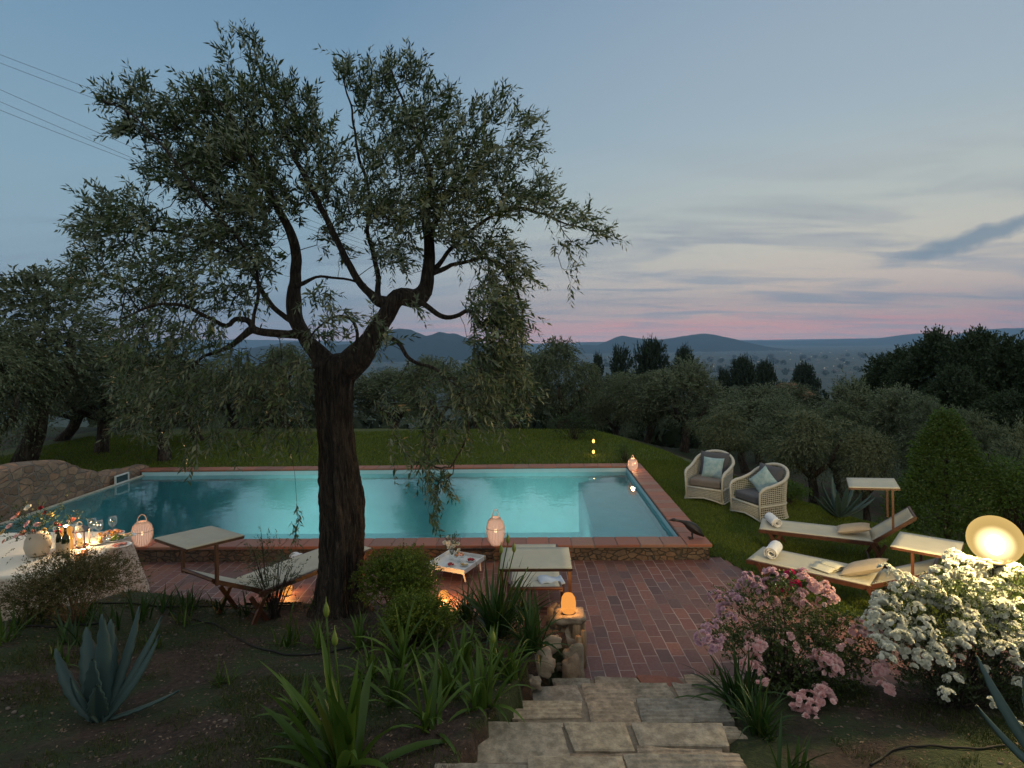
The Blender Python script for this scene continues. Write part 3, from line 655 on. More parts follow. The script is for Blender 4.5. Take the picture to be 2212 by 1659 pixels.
LIMBS = [
 [(745, 800, 34, 0), (775, 768, 33, 0), (803, 730, 27, 0), (828, 692, 24, 0), (845, 658, 24, 0), (868, 640, 25, .02), (900, 645, 27, .03), (922, 615, 19, .02), (928, 570, 16, 0), (926, 515, 14, 0), (921, 455, 10, -.1), (928, 380, 8, -.15), (905, 300, 5, -.1), (870, 220, 3.5, 0), (845, 150, 2, 0)],
 [(845, 655, 20, 0), (820, 650, 17, 0), (800, 632, 11, -.05), (768, 600, 9.5, -.1), (742, 545, 8.5, -.15), (718, 500, 8, -.2), (695, 452, 7.5, -.2), (668, 395, 7, -.2), (640, 345, 6, -.1), (612, 280, 4.5, 0), (575, 200, 3, .1), (550, 110, 2, .1)],
 [(818, 640, 9, 0), (817, 600, 7, .1), (808, 555, 6.5, .2), (795, 500, 5.5, .3), (800, 430, 5, .4), (775, 340, 4, .4), (760, 240, 3, .5), (735, 150, 1.5, .5)],
 [(905, 645, 14, 0), (920, 658, 8, -.05), (945, 678, 7, -.1), (965, 688, 6.5, -.15), (990, 680, 5.5, -.2), (1012, 672, 5, -.3), (1035, 690, 4, -.4), (1060, 740, 3, -.5), (1075, 800, 2.5, -.5)],
 [(925, 600, 10, 0), (955, 560, 6, .1), (990, 520, 5.5, .2), (1040, 480, 5, .3), (1100, 450, 4, .3), (1170, 462, 3, .3), (1230, 485, 2.4, .2), (1285, 500, 1.5, .1)],
 [(925, 520, 10, 0), (955, 450, 7, .2), (985, 380, 6, .3), (1020, 310, 4.5, .3), (1065, 240, 3, .3)],
 [(712, 800, 30, 0), (688, 765, 25, 0), (668, 742, 21, 0), (655, 722, 20, .02), (640, 690, 21, .05), (634, 650, 20, .05), (638, 600, 16, .05), (640, 555, 13, 0), (628, 510, 12, -.1), (604, 455, 9, -.15), (565, 390, 8, -.2), (530, 310, 6, -.2), (490, 240, 4, -.1), (430, 190, 2.5, 0)],
 [(650, 722, 16, 0), (622, 722, 11, -.1), (590, 720, 10.5, -.15), (558, 716, 10, -.2), (540, 712, 11, -.2), (524, 726, 8, -.2), (503, 745, 7, -.25), (478, 757, 5, -.3), (440, 770, 4, -.4), (400, 800, 3, -.5)],
 [(545, 712, 9, -.2), (535, 690, 8, -.2), (508, 690, 6.5, -.2), (490, 705, 6, -.2), (455, 690, 5, -.3), (400, 660, 4.5, -.4), (330, 660, 3.5, -.5), (260, 690, 2.5, -.5)],
 [(640, 700, 9, 0), (600, 672, 7, .1), (572, 640, 6.5, .15), (552, 600, 6, .2), (520, 560, 5.5, .3), (440, 520, 5, .3), (350, 500, 4, .3), (260, 500, 3, .3), (180, 520, 2, .2)],
 [(545, 700, 5, -.2), (552, 665, 4.5, -.2), (558, 620, 4, -.25), (545, 560, 3.5, -.3), (500, 500, 3.5, -.4), (440, 430, 3.5, -.5), (370, 340, 3, -.5), (300, 260, 2.2, -.5), (220, 215, 1.5, -.5)],
 [(635, 620, 9, 0), (680, 600, 4, .1), (730, 600, 3.5, .2), (790, 615, 3, .2)],
 [(790, 765, 8, 0), (830, 728, 5.5, -.1), (860, 738, 6, -.2), (878, 768, 5.5, -.3), (905, 785, 4.5, -.35), (945, 800, 3.5, -.45), (990, 850, 3, -.5), (1010, 930, 2.4, -.5), (980, 1000, 1.8, -.5)],
 [(762, 765, 5, -.1), (772, 720, 4.5, -.15), (755, 690, 4, -.2), (725, 685, 3, -.3), (690, 705, 2.6, -.4), (660, 740, 2, -.45)],
 [(700, 790, 5, -.1), (640, 800, 4, -.4), (600, 850, 3.5, -.6), (570, 930, 2.5, -.7)],
 [(935, 590, 8, 0), (985, 570, 5, .2), (1060, 560, 4.5, .2), (1110, 620, 4, .1), (1130, 700, 3, 0), (1120, 800, 2.4, 0), (1100, 880, 2, 0)],
]
br = MB(); NODES = []
for lb in LIMBS:
    P_, R_ = limb(lb, jit=.022); br.tube(P_, R_, 12)
    for p, r in zip(P_[6:], R_[6:]):
        if r < 22 * SC: NODES.append((p, r))
br.build('limbs', BARK, tree, True)
# crown: foliage clusters (px, py, rx, ry, depth spread m, shoots, up)
CL = [(545, 110, 26, 60, .2, 26, 1.0), (490, 130, 22, 45, .2, 16, 1), (500, 215, 90, 50, .6, 110, 1), (590, 200, 60, 60, .5, 90, 1), (420, 230, 70, 55, .6, 105, .7), (340, 260, 70, 55, .6, 110, .3), (255, 215, 42, 22, .2, 32, .2), (300, 190, 30, 25, .2, 22, .6), (270, 275, 30, 22, .2, 26, 0),
 (450, 320, 120, 60, .9, 220, .6), (560, 310, 110, 80, .9, 200, .6), (400, 370, 110, 50, .9, 165, .3), (650, 260, 50, 70, .5, 75, .8), (500, 400, 130, 60, .9, 215, .4),
 (260, 450, 90, 50, .8, 105, .1), (210, 500, 60, 60, .6, 65, 0), (330, 510, 110, 60, .9, 120, 0), (250, 580, 110, 50, .9, 110, -.2), (180, 600, 40, 60, .5, 42, 0),
 (480, 500, 110, 60, .9, 210, .1), (570, 450, 70, 70, .8, 120, .3), (560, 560, 60, 50, .6, 80, 0), (440, 590, 120, 60, .9, 170, -.2), (330, 640, 120, 60, .9, 160, -.3),
 (700, 330, 60, 70, .6, 80, .6), (690, 420, 40, 60, .5, 48, .4), (640, 450, 30, 60, .4, 26, .2), (730, 520, 40, 50, .4, 35, .2),
 (745, 150, 26, 36, .3, 24, 1), (790, 200, 50, 60, .5, 65, .9), (845, 160, 30, 50, .3, 36, 1), (890, 150, 22, 36, .3, 30, 1), (850, 260, 70, 50, .6, 85, .6), (940, 220, 40, 50, .4, 50, .9), (930, 310, 90, 60, .7, 120, .6), (1010, 270, 50, 60, .5, 55, .8), (1075, 235, 26, 42, .3, 26, .9), (1130, 265, 45, 22, .3, 24, .6),
 (820, 350, 80, 50, .7, 100, .5), (780, 440, 70, 60, .7, 120, .3), (870, 450, 80, 60, .8, 165, .3), (850, 540, 60, 50, .6, 75, .1), (960, 400, 80, 60, .8, 150, .4), (1050, 350, 80, 60, .7, 110, .5), (1130, 330, 45, 40, .4, 36, .4), (1060, 430, 90, 50, .8, 145, .2), (1150, 410, 50, 40, .5, 46, .1),
 (1190, 450, 60, 30, .5, 34, 0), (1250, 475, 50, 25, .4, 30, -.1), (1300, 505, 22, 16, .2, 12, -.3), (1230, 530, 40, 20, .3, 14, -.6), (1235, 600, 12, 50, .1, 7, -1.5), (960, 490, 60, 40, .6, 85, .1), (1040, 530, 80, 40, .7, 110, -.2),
 (1090, 590, 60, 45, .5, 110, -.5), (1060, 650, 60, 50, .5, 130, -.8), (1100, 680, 45, 55, .5, 95, -.8), (1070, 740, 60, 45, .5, 115, -.8), (1090, 800, 60, 50, .5, 80, -1), (1030, 820, 70, 50, .6, 70, -.8), (970, 850, 70, 55, .6, 60, -.8), (1060, 900, 60, 50, .5, 48, -1), (960, 930, 60, 45, .5, 40, -1), (930, 1000, 60, 28, .4, 28, -.8), (945, 1040, 40, 22, .2, 20, -1), (938, 1075, 12, 30, .1, 8, -1.5), (937, 1120, 6, 30, .05, 4, -2), (1130, 860, 30, 60, .3, 26, -1),
 (690, 640, 45, 22, .4, 22, .4), (700, 715, 60, 25, .4, 34, .3), (830, 735, 30, 20, .3, 14, .6), (800, 690, 22, 20, .3, 8, .4), (730, 680, 26, 16, .3, 12, .3), (900, 660, 22, 18, .3, 8, 0),
 (520, 640, 70, 40, .6, 60, -.3), (390, 710, 110, 50, .8, 120, -.6), (290, 740, 100, 60, .8, 110, -.6), (450, 790, 100, 55, .8, 105, -.8), (340, 830, 110, 60, .8, 95, -.8), (550, 830, 90, 55, .7, 80, -.8), (620, 800, 50, 50, .5, 50, -.6), (460, 880, 110, 45, .7, 70, -1), (600, 900, 60, 55, .5, 46, -1), (330, 910, 90, 40, .6, 40, -1), (520, 940, 80, 28, .5, 26, -1), (400, 960, 60, 40, .4, 14, -1.2), (655, 930, 26, 50, .2, 12, -1.2), (640, 1130, 14, 26, .1, 4, -1), (850, 880, 40, 50, .3, 18, -1), (860, 970, 26, 45, .2, 10, -1)]
NP_ = np.array([tuple(p) for p, r in NODES]); BB, DD, LL = [], [], []
cen = np.array(tuple(TP(690, 560, 0))); sub = []
for (cx_, cy_, rx, ry, dz, n, up) in CL:
    q = rng.uniform(-1, 1, (n * 3, 3)); q = q[(q ** 2).sum(1) < 1][:n]
    q = q[:max(4, int(n * (.74 if cy_ < 580 else .60)))]; n = len(q); dy = rng.normal() * .15 + q[:, 1] * dz
    if cy_ > 640: dy = dy - .45
    px = cx_ + q[:, 0] * rx; py = cy_ + q[:, 2] * ry
    P = np.array([tuple(TP(a, b, c)) for a, b, c in zip(px, py, dy)])
    o_ = P - cen; o_ /= np.linalg.norm(o_, axis=1, keepdims=True)
    d = o_ * .7 + rng.normal(size=(n, 3)) * .62 + np.array([0, 0, max(up, -.7) * .9]); BB.append(P - d * .06); DD.append(d); LL.append(rng.uniform(.20, .40, n))
    sub.append(P.mean(0))
BB = np.concatenate(BB); DD = np.concatenate(DD); LL = np.concatenate(LL)
# thin branches joining shoots to the limbs: grow a tree from the limb nodes outward
dist = np.array([np.min(((NP_ - b) ** 2).sum(1)) for b in BB]); order = np.argsort(dist)
pool_p = list(NP_); pool_r = [0.0] * len(pool_p); par = [-1] * len(pool_p); arr = NP_.copy(); plen = np.zeros(len(arr))
segs = []
thin = order[::2]
for i in thin:
    b = BB[i]; dd = np.sqrt(((arr - b) ** 2).sum(1)); j = int(np.argmin(dd + .25 * plen))
    if dd[j] > 1.2: continue
    segs.append((arr[j].copy(), b.copy(), len(arr), j)); arr = np.vstack([arr, b]); plen = np.append(plen, plen[j] + dd[j])
cnt = np.ones(len(arr)); 
for (a, b, me_, j) in reversed(segs): cnt[j] += cnt[me_]
tw = MB()
for (a, b, me_, j) in segs:
    r = min(.014, .0022 * math.sqrt(cnt[me_])); a_, b_ = Vector(a), Vector(b)
    mid = (a_ + b_) / 2 + Vector(rng.normal(size=3)) * (b_ - a_).length * .10
    tw.tube([a_, mid, b_], [r * 1.15, r, r * .9], 4, cap=False)
tw.build('twigs', BARK, tree, True)
B, D, N, L, Wd, ST = twigs(rng, BB, DD, LL, 13, .108, lw=.27, droop=.10, spread=.85)
put('shoots', stems_mesh(ST, .0022, 'shoots', BARK), tree)
put('foliage', leaves(B, D, N, L, Wd, 'foliage', OLIVE), tree)
print('hero leaves', len(B))
# ------------------------------------------------------------ background trees (unit crown radius about 1, trunk foot at 0)
def make_crown(r, n_l, K, leaf, squash=.85, lw=.3, droop=.5, hgt=1.55, lobes=22, shoot=.3, ubias=.2):
    Bs, Ds = [], []
    for i in range(lobes):
        a = r.uniform(0, 2 * PI); e = r.uniform(-.7, 1) * PI / 2; R_ = r.uniform(.45, .78)
        c = np.array([math.cos(a) * math.cos(e) * R_, math.sin(a) * math.cos(e) * R_, math.sin(e) * R_ * squash + hgt])
        q = rdir(r, n_l // lobes); rad = r.uniform(.16, .36)
        Bs.append(c + q * rad * r.uniform(.5, 1, (len(q), 1))); Ds.append(q + r.normal(size=q.shape) * .4 + (c - np.array([0, 0, hgt])) + np.array([0, 0, ubias]))
    Bs = np.concatenate(Bs); Ds = np.concatenate(Ds)
    return twigs(r, Bs, Ds, r.uniform(.5, 1.2, len(Bs)) * shoot, K, leaf, droop=droop, lw=lw)
def make_trunk(r, hgt=1.4, rad=.09, lean=.15, forks=4):
    mb = MB(); top = Vector((r.normal() * lean, r.normal() * lean, hgt * .55)); mb.tube([(0, 0, -.35), (0, 0, 0), top * .5 + Vector((r.normal() * .04, 0, 0)), top], [rad * 1.7, rad * 1.3, rad, rad * .95], 9)
    for k in range(forks):
        a = 2 * PI * k / forks + r.uniform(0, 1); e = Vector((math.cos(a) * .55, math.sin(a) * .55, hgt + r.uniform(-.1, .3)))
        mid = (top + e) / 2 + Vector((math.cos(a) * .12, math.sin(a) * .12, -.05)); mb.tube([top - Vector((0, 0, .05)), mid, e], [rad * .75, rad * .5, rad * .2], 7)
    return mb.mesh('trunk', BARK, True)
CROWNS = []
for i in range(5):
    r = np.random.default_rng(100 + i); a = make_crown(r, 1900, 10, .085, droop=[.5, .2, .8, .4, .3][i], ubias=[.3, .8, -.1, .5, .6][i], lobes=[22, 26, 20, 30, 24][i])
    CROWNS.append((leaves(*a[:5], 'foliage', OLIVE_BG), make_trunk(r)))
def bg_tree(px, top, d, rpx, label, v, hfac=1.0, name='olive_tree', crowns=None, group='olive trees of the grove', cat='tree', dz=None):
    """crown centre px, crown top py, distance d, crown half width in px"""
    p = UD(px, top, d); R = rpx * d / F; zg = tz(p.x, d) if dz is None else dz
    sz = (p.z - zg) / (2.42 * hfac) ; 
    o = empty(name, (p.x, d, zg), random.uniform(0, 6.28), label, cat, group)
    o.scale = (R / 1.0, R / 1.0, sz)
    cr, tk = (crowns or CROWNS)[v % len(crowns or CROWNS)]
    put('foliage', cr, o); put('trunk', tk, o); return o
BG = [
 (40, 570, 16, 215, 'tall olive tree at the left edge, its top standing highest against the sky', 0),
 (-60, 700, 13.5, 170, 'dark olive crown cut by the left edge above the rounded stone wall', 2),
 (215, 750, 18, 130, 'bushy olive beyond the stone wall behind the low left curtain of leaves', 1),
 (352, 770, 16.5, 125, 'olive with forked slim trunk on the lawn beyond the far left pool corner', 3),
 (130, 800, 20.5, 130, 'olive deep in the left grove between the tall edge tree and the forked one', 4),
 (500, 790, 25, 115, 'olive left of the big trunk with blue hills showing above it', 0),
 (615, 752, 24, 95, 'olive just left of the big trunk, reaching the mountain line', 2),
 (720, 790, 26, 90, 'olive hidden mostly behind the big trunk', 1),
 (845, 790, 26, 90, 'olive right of the big trunk under the bare twisted branch', 4),
 (930, 775, 18, 85, 'olive with a dark trunk standing on the lawn right of the big trunk', 3),
 (1030, 770, 25, 90, 'olive behind the hanging branch in the middle of the grove', 0),
 (1110, 750, 24, 95, 'upright olive left of the pair of tall crowns before the dark pines', 1),
 (1205, 738, 24, 92, 'tall rounded olive right of the hanging branch, tallest in the centre', 2),
 (1290, 850, 25, 60, 'low olive in the dark gap behind the small garden light', 4),
 (1390, 795, 24, 80, 'olive with pale green crown behind the far right pool corner, left of its twin', 0),
 (1475, 785, 23, 95, 'broad pale olive right of the pool corner with thick dark trunk at the lawn edge', 1),
 (1640, 835, 23, 90, 'olive in the second row above the white armchairs', 3),
 (1560, 890, 14.5, 72, 'leaning olive with bare dark slanting stem left of the armchairs', 2),
 (1755, 880, 13.2, 100, 'round bushy olive behind the right wicker armchair', 0),
 (1850, 830, 19, 100, 'wide grey green olive in the second row right of the round one', 1),
 (1960, 825, 17, 100, 'olive crown directly left of and behind the bright conical shrub', 4),
 (1700, 830, 30, 90, 'small far olive in the third row over the valley gap', 2),
 (1870, 930, 12.5, 70, 'lower olive foliage behind the upper sun canopy', 3),
 (2110, 880, 14, 75, 'loose olive right behind the conical shrub', 0),
 (2200, 930, 12, 80, 'olive bush at the right edge behind the globe lamp', 1),
 (1335, 812, 29, 75, 'olive filling the space between the pale twin crowns and the garden lights', 3),
 (1610, 852, 19.5, 85, 'grey olive crown rising above the left armchair', 4),
 (1690, 868, 17, 75, 'olive between the two armchairs and the round bushy one', 1),
 (1810, 872, 16.5, 80, 'silvery olive just left of the upper sun canopy', 2),
 (2020, 850, 15, 80, 'olive crown showing around the left shoulder of the conical shrub', 0),
 (1545, 835, 26, 85, 'olive in the back row above the leaning stem', 0),
 (280, 790, 24, 110, 'olive in the left grove behind the forked one', 2),
 (430, 800, 20, 90, 'low olive crown between forked trunk and the blue hills', 4)]
for a in BG: bg_tree(*a)
# dark leafy deciduous wood on the right, pines in the middle distance
DARK = leafmat('dark_leaf', (.018, .036, .012, 1), (.048, .078, .024, 1), (.03, .05, .02, 1), .15, .6)
PINE = leafmat('pine_needles', (.014, .028, .014, 1), (.034, .056, .028, 1), None, .05, .7)
DCR = []
for i in range(3):
    r = np.random.default_rng(200 + i); a = make_crown(r, 2400, 9, .085, lw=.55, droop=.25, ubias=.5, lobes=34, shoot=.26, squash=1.05); DCR.append((leaves(*a[:5], 'foliage', DARK), make_trunk(r)))
for (px, top, d, rp, lab, v) in [
 (1945, 752, 40, 75, 'dark leafy tree leftmost of the wood on the right, beside the valley view', 0),
 (2020, 722, 34, 85, 'tall dark tree with feathery top, second from the left in the right wood', 1),
 (2110, 716, 30, 95, 'dark tree of the right wood with spiky crown against the far mountain', 2),
 (2200, 728, 27, 100, 'dark tree at the right edge under the mountain', 0),
 (2060, 800, 25, 85, 'lower dark tree in front of the right wood behind the conical shrub', 1),
 (2180, 850, 20, 85, 'low dark tree at the right edge beneath the wood', 2),
 (1900, 790, 46, 60, 'small dark tree at the left foot of the right wood', 2)]:
    bg_tree(px, top, d, rp, lab, v, hfac=1.06, name='broadleaf_tree', crowns=DCR, group='dark trees of the right wood')
PCR = []
for i in range(2):
    r = np.random.default_rng(300 + i); a = make_crown(r, 900, 8, .13, lw=.4, droop=-.1, ubias=.8, lobes=24, squash=[.5, 1.2][i], shoot=.22, hgt=[1.95, 1.3][i])
    PCR.append((leaves(*a[:5], 'foliage', PINE), make_trunk(r, 1.8, .06)))
for (px, top, d, rp, lab, v) in [(1410, 752, 70, 42, 'umbrella pine with flat round top standing above the olives', 0), (1335, 755, 75, 50, 'dark spreading cedar left of the umbrella pine', 1), (1290, 770, 78, 26, 'narrow dark conifer at the left of the cedar', 1),
 (1475, 768, 85, 34, 'low dark pine right of the umbrella pine', 0), (1600, 788, 80, 42, 'round topped dark pine in front of the town plain', 0), (1650, 797, 90, 34, 'smaller dark pine right of the round topped one', 0), (1560, 800, 90, 30, 'little dark pine left of the round topped one', 1), (1740, 800, 110, 36, 'dark pine at the centre of the valley gap', 0)]:
    bg_tree(px, top, d, rp, lab, v, name='pine_tree', crowns=PCR, group='dark pines beyond the grove')
# far wood: crowns merging into one mass down the slope
r = np.random.default_rng(77); Vb = []
for i in range(1000):
    y = 55 * math.exp(r.uniform(0, 4.5)); px = r.uniform(1150, 2230) if i % 4 else r.uniform(250, 1150); x = (px - 1106) / F * y
    z = tz(x, y); R = r.uniform(2.6, 4.5) * (1 + max(0, y - 500) / 900); q = rdir(r, 90); P = np.array([x, y, z + R * .9]) + q * R * r.uniform(.7, 1.05, (90, 1)) * np.array([1.1, 1.1, .8])
    Vb.append((P, q, R))
P = np.concatenate([a for a, _, _ in Vb]); q = np.concatenate([a for _, a, _ in Vb]); n = len(P)
dd = r.normal(size=(n, 3)); sz = np.repeat([R for _, _, R in Vb], 90) * .5 * r.uniform(.6, 1.2, n)
far_leaf = leafmat('far_foliage', (.012, .022, .009, 1), (.035, .05, .022, 1), None, .0, .8)
tag(put('far_wood', leaves(P - dd / np.linalg.norm(dd, axis=1, keepdims=True) * sz[:, None] * .5, dd, q, sz, sz * .8, 'far_wood', far_leaf)), 'dark wooded slopes running down to the plain', 'wood', kind='stuff')
# farmhouses among the trees
ROOF = mat('clay_roof', (.24, .10, .055, 1), .85, .4, 2); HW = mat('house_render', (.42, .34, .26, 1), .9, .2, .5)
def house(px, py, d, wm, hm, label):
    p = UD(px, py, d); o = empty('house', (p.x, d, p.z - 2.2), .3, label, 'house', 'farmhouses below the grove')
    b = MB(); b.box((0, 0, -2.5), (wm, hm, 9)); b.build('wall', HW, o)
    r_ = MB(); hw, hd = wm / 2 + .5, hm / 2 + .5
    r_.add([(-hw, -hd, 2), (hw, -hd, 2), (hw, hd, 2), (-hw, hd, 2), (-hw * .5, 0, 3.8), (hw * .5, 0, 3.8)], [(0, 1, 5, 4), (1, 2, 5), (2, 3, 4, 5), (3, 0, 4), (3, 2, 1, 0)]); r_.build('roof', ROOF, o)
house(1700, 850, 90, 4.5, 5, 'small house with orange clay roof just above the olives in the middle')
house(1292, 852, 80, 4, 5, 'dark roofed house glimpsed under the conifers')
#house(1970, 798, 150, 9, 8, 'low pale house at the left foot of the right wood')
#house(1830, 812, 260, 16, 12, 'farther house with reddish roof in the valley gap')
# ------------------------------------------------------------ small vegetation
STRAP = leafmat('strap_leaf', (.030, .065, .008, 1), (.085, .15, .022, 1), None, .3, .4, hue=(.16, .16, .03, 1))
STRAP_D = leafmat('dark_strap_leaf', (.014, .038, .009, 1), (.04, .085, .018, 1), None, .25, .4, hue=(.10, .10, .03, 1))
def strap_mesh(r, n, L, Wd, droop=.9, segs=7, splay=.5):
    mb = MB()
    for i in range(n):
        a = r.uniform(0, 2 * PI); l = L * r.uniform(.55, 1.1); el = PI / 2 - abs(r.normal()) * splay - .12; el = max(el, .15)
        d = Vector((math.cos(a) * math.cos(el), math.sin(a) * math.cos(el), math.sin(el))); side = Vector((-math.sin(a), math.cos(a), 0))
        b = Vector((r.normal() * .035, r.normal() * .035, -.02)); vs = []; dr = droop * r.uniform(.3, 1.2); tw = r.uniform(-.6, .6)
        p = b.copy(); dd = d.copy(); st = l / segs
        for k in range(segs + 1):
            s = k / segs; wv = Wd * (.75 + .5 * s * (1 - s) * 2) * (1 - s ** 3) + .001
            sd = (side * math.cos(tw * s) + dd.cross(side) * math.sin(tw * s)); nrm = dd.cross(sd)
            vs += [p - sd * wv / 2 + nrm * wv * .25, p, p + sd * wv / 2 + nrm * wv * .25]
            dd = (dd + Vector((0, 0, -1)) * dr * st / l * (.4 + 1.6 * s)).normalized(); p = p + dd * st
        fs = [(3 * k + c, 3 * k + c + 1, 3 * k + c + 4, 3 * k + c + 3) for k in range(segs) for c in (0, 1)]
        mb.add(vs, fs)
    return mb
SV = {}
def strap(kind):
    if kind not in SV:
        s, m_ = {'big': ((26, .62, .052, .75, 7, .55), STRAP), 'mid': ((20, .46, .03, .95, 6, .5), STRAP), 'small': ((13, .30, .018, .8, 5, .45), STRAP_D),
                 'dark': ((70, .62, .026, .95, 7, .5), STRAP_D), 'dark2': ((55, .5, .024, 1.1, 7, .6), STRAP_D), 'mid2': ((24, .42, .026, 1.3, 6, .7), STRAP), 'small2': ((16, .26, .014, .7, 5, .5), STRAP)}[kind]
        SV[kind] = strap_mesh(np.random.default_rng(len(SV) + 40), *s).mesh('leaves', m_, True)
    return SV[kind]
def plant(kind, px, py, label, s=1.0, group='strap leaved clumps in the garden beds', name='strap_leaf_plant', scapes=()):
    p = G(px, py); o = empty(name, p, 0, label, 'plant', group)
    s *= 1.22; put('leaves', strap(kind), o, rot=(0, 0, random.uniform(0, 6)), scale=(s, s, s))
    for (dx, h, lean, bud) in scapes:
        mb = MB(); pts = [Vector((dx * .3 + lean * (k / 5) ** 2 + dx * k / 5 * .7, 0, h * k / 5)) for k in range(6)]
        mb.tube(pts, [.008, .008, .007, .007, .006, .006], 6)
        st = mb.build('flower_stalk', STRAP, o, True)
        if bud:
            b = MB(); tp = pts[-1]; b.lathe([(.004, -.012), (.017, .004), (.021, .03), (.014, .06), (.004, .085), (.001, .12)], 8, tuple(tp)); b.build('bud', BUD, st, True)
    return o
BUD = mat('green_bud', (.16, .22, .03, 1), .5, .3, 30)
random.seed(21)
plant('big', 745, 1668, 'largest strap leaved plant at the bottom centre with two tall budded stalks', 1.15, scapes=((-.12, .98, .02, True), (-.03, .80, -.02, True)))
plant('mid', 930, 1575, 'clump beside the lowest visible step, left of the stone slabs', 1.05)
plant('mid2', 1045, 1530, 'clump with yellow bud close to the upper left steps', 1.15, scapes=((.05, .5, .03, True),))
plant('mid', 870, 1440, 'broad leaved clump below the bright green shrub', 1.1)
plant('mid2', 800, 1470, 'small thin clump on bare soil right of the trunk foot', .8)
plant('mid2', 690, 1400, 'little clump directly in front of the olive trunk', .7)
plant('small2', 620, 1395, 'slim clump left of the trunk with one dead upright stalk', 1.2, scapes=((.02, .42, .05, False),))
plant('mid', 935, 1400, 'bright green clump against the shrub right of the trunk', 1.1)
plant('dark', 1075, 1375, 'largest dark clump in front of the centre sun lounger with dry stalks', 1.1, scapes=((-.05, .85, .10, True), (.08, .86, .10, True), (.0, .95, .12, True), (.2, .7, .12, False)))
plant('dark2', 1150, 1405, 'dark arching clump left of the amber lamp', 1.0)
plant('dark2', 1010, 1340, 'dark clump behind the others beside the food tray', .75)
plant('mid2', 1100, 1470, 'dense green clump above the rocks at the upper step', .9)
plant('mid2', 1000, 1440, 'green clump in the middle of the bed between shrub and steps', .9)
plant('dark2', 1600, 1530, 'dark drooping clump at the right side of the top steps', .95)
plant('dark2', 1640, 1590, 'dark clump lower down on the right side of the steps', .8)
plant('small', 1700, 1680, 'thin clump on the soil at the bottom right of the steps', 1.25)
plant('mid', 850, 1520, 'clump with yellowing tips between the big foreground plant and the shrub', .9)
plant('mid2', 970, 1500, 'clump of arching leaves just left of the upper step edge', 1.0)
plant('mid', 905, 1350, 'clump tucked under the right side of the round shrub', .8)
plant('mid2', 780, 1400, 'clump at the right foot of the olive trunk', .85)
plant('mid', 1075, 1450, 'lush clump behind the rocks left of the low wall', .95)
plant('dark2', 1120, 1350, 'dark clump under the front edge of the centre lounger', .8)
plant('mid2', 690, 1330, 'clump hugging the left root of the olive trunk', .6)
plant('mid', 650, 1560, 'clump of soft leaves at the left of the biggest plant', .7)
plant('small2', 480, 1480, 'tiny clump alone on the soil right of the agave', .9)
plant('small2', 1560, 1490, 'short clump where the brick patio meets the right flower bed', 1.0)
for i, (px, py, k, s) in enumerate([(10, 1385, 'small2', 1.3), (62, 1350, 'small', 1.3), (105, 1330, 'small2', 1.0), (160, 1395, 'small', 1.2), (190, 1340, 'small2', 1.1), (245, 1365, 'small', 1.1), (300, 1340, 'small', 1.25), (355, 1325, 'small', 1.15), (400, 1350, 'small2', 1.0), (405, 1320, 'small', 1.15), (470, 1325, 'small', 1.0), (530, 1330, 'small', 1.0), (585, 1315, 'small2', 1.0), (135, 1430, 'small2', .9), (330, 1400, 'small2', .8)]):
    o_ = ['first', 'second', 'third', 'fourth', 'fifth', 'sixth', 'seventh', 'eighth', 'ninth', 'tenth', 'eleventh', 'twelfth', 'thirteenth', 'fourteenth', 'fifteenth'][i]
    lab = f'{o_} from the left of the small spiky clumps along the patio edge' if i < 13 else ['lone small clump between the black hose and the agave', 'small clump on the soil just above the agave tips'][i - 13]
    plant(k, px, py, lab, s, group='small clumps along the patio edge')
# agaves
AG = leafmat('agave_leaf', (.030, .062, .062, 1), (.060, .10, .095, 1), None, .0, .5)
def agave(px, py, leaves_, s, label, z=None):
    p = G(px, py); o = empty('agave', p, 0, label, 'agave')
    for (az_, el, l, wd, cur) in leaves_:
        mb = MB(); az_ = math.radians(az_); el = math.radians(el); l *= s; wd *= s
        d = Vector((math.cos(az_) * math.cos(el), math.sin(az_) * math.cos(el), math.sin(el))); sd = Vector((-math.sin(az_), math.cos(az_), 0))
        q = Vector((0, 0, 0)); dd = d.copy(); vs = []; K = 14
        for k in range(K + 1):
            t_ = k / K; wv = wd * (.55 + 1.6 * t_ * (1 - t_) * (1 - .3 * t_)) * (1 - t_ ** 5) + .002; nrm = dd.cross(sd)
            edge = .006 * s * (1 if k % 2 else -1)
            vs += [q - sd * (wv / 2 + edge) - nrm * wv * .28, q - sd * wv * .25 - nrm * wv * .08, q, q + sd * wv * .25 - nrm * wv * .08, q + sd * (wv / 2 + edge) - nrm * wv * .28]
            dd = (dd + Vector((0, 0, cur)) / K).normalized(); q = q + dd * l / K
        fs = [(5 * k + c, 5 * k + c + 1, 5 * k + c + 6, 5 * k + c + 5) for k in range(K) for c in range(4)]
        mb.add(vs, fs); solid(mb.build('leaf', AG, o, True), .012 * s, -1)
    return o
agave(215, 1558, [(88, 86, .80, .15, .1), (60, 62, .82, .12, .45), (100, 70, .72, .15, .3), (140, 60, .70, .16, .35), (172, 40, .66, .13, .75), (20, 45, .72, .16, .5), (40, 52, .80, .12, .3), (5, 12, .62, .05, .2), (183, 8, .55, .10, -.25), (-90, 82, .52, .15, .1), (-60, 60, .4, .13, .3), (-130, 62, .45, .13, .3)], .98, 'large blue grey agave with toothed leaves on the soil at lower left')
agave(2290, 1700, [(135, 55, .75, .14, .2), (110, 70, .6, .14, .2), (165, 38, .6, .12, .3), (60, 60, .6, .14, .2)], 1.05, 'blue green agave cut by the bottom right corner')
pa = G(1812, 1118)
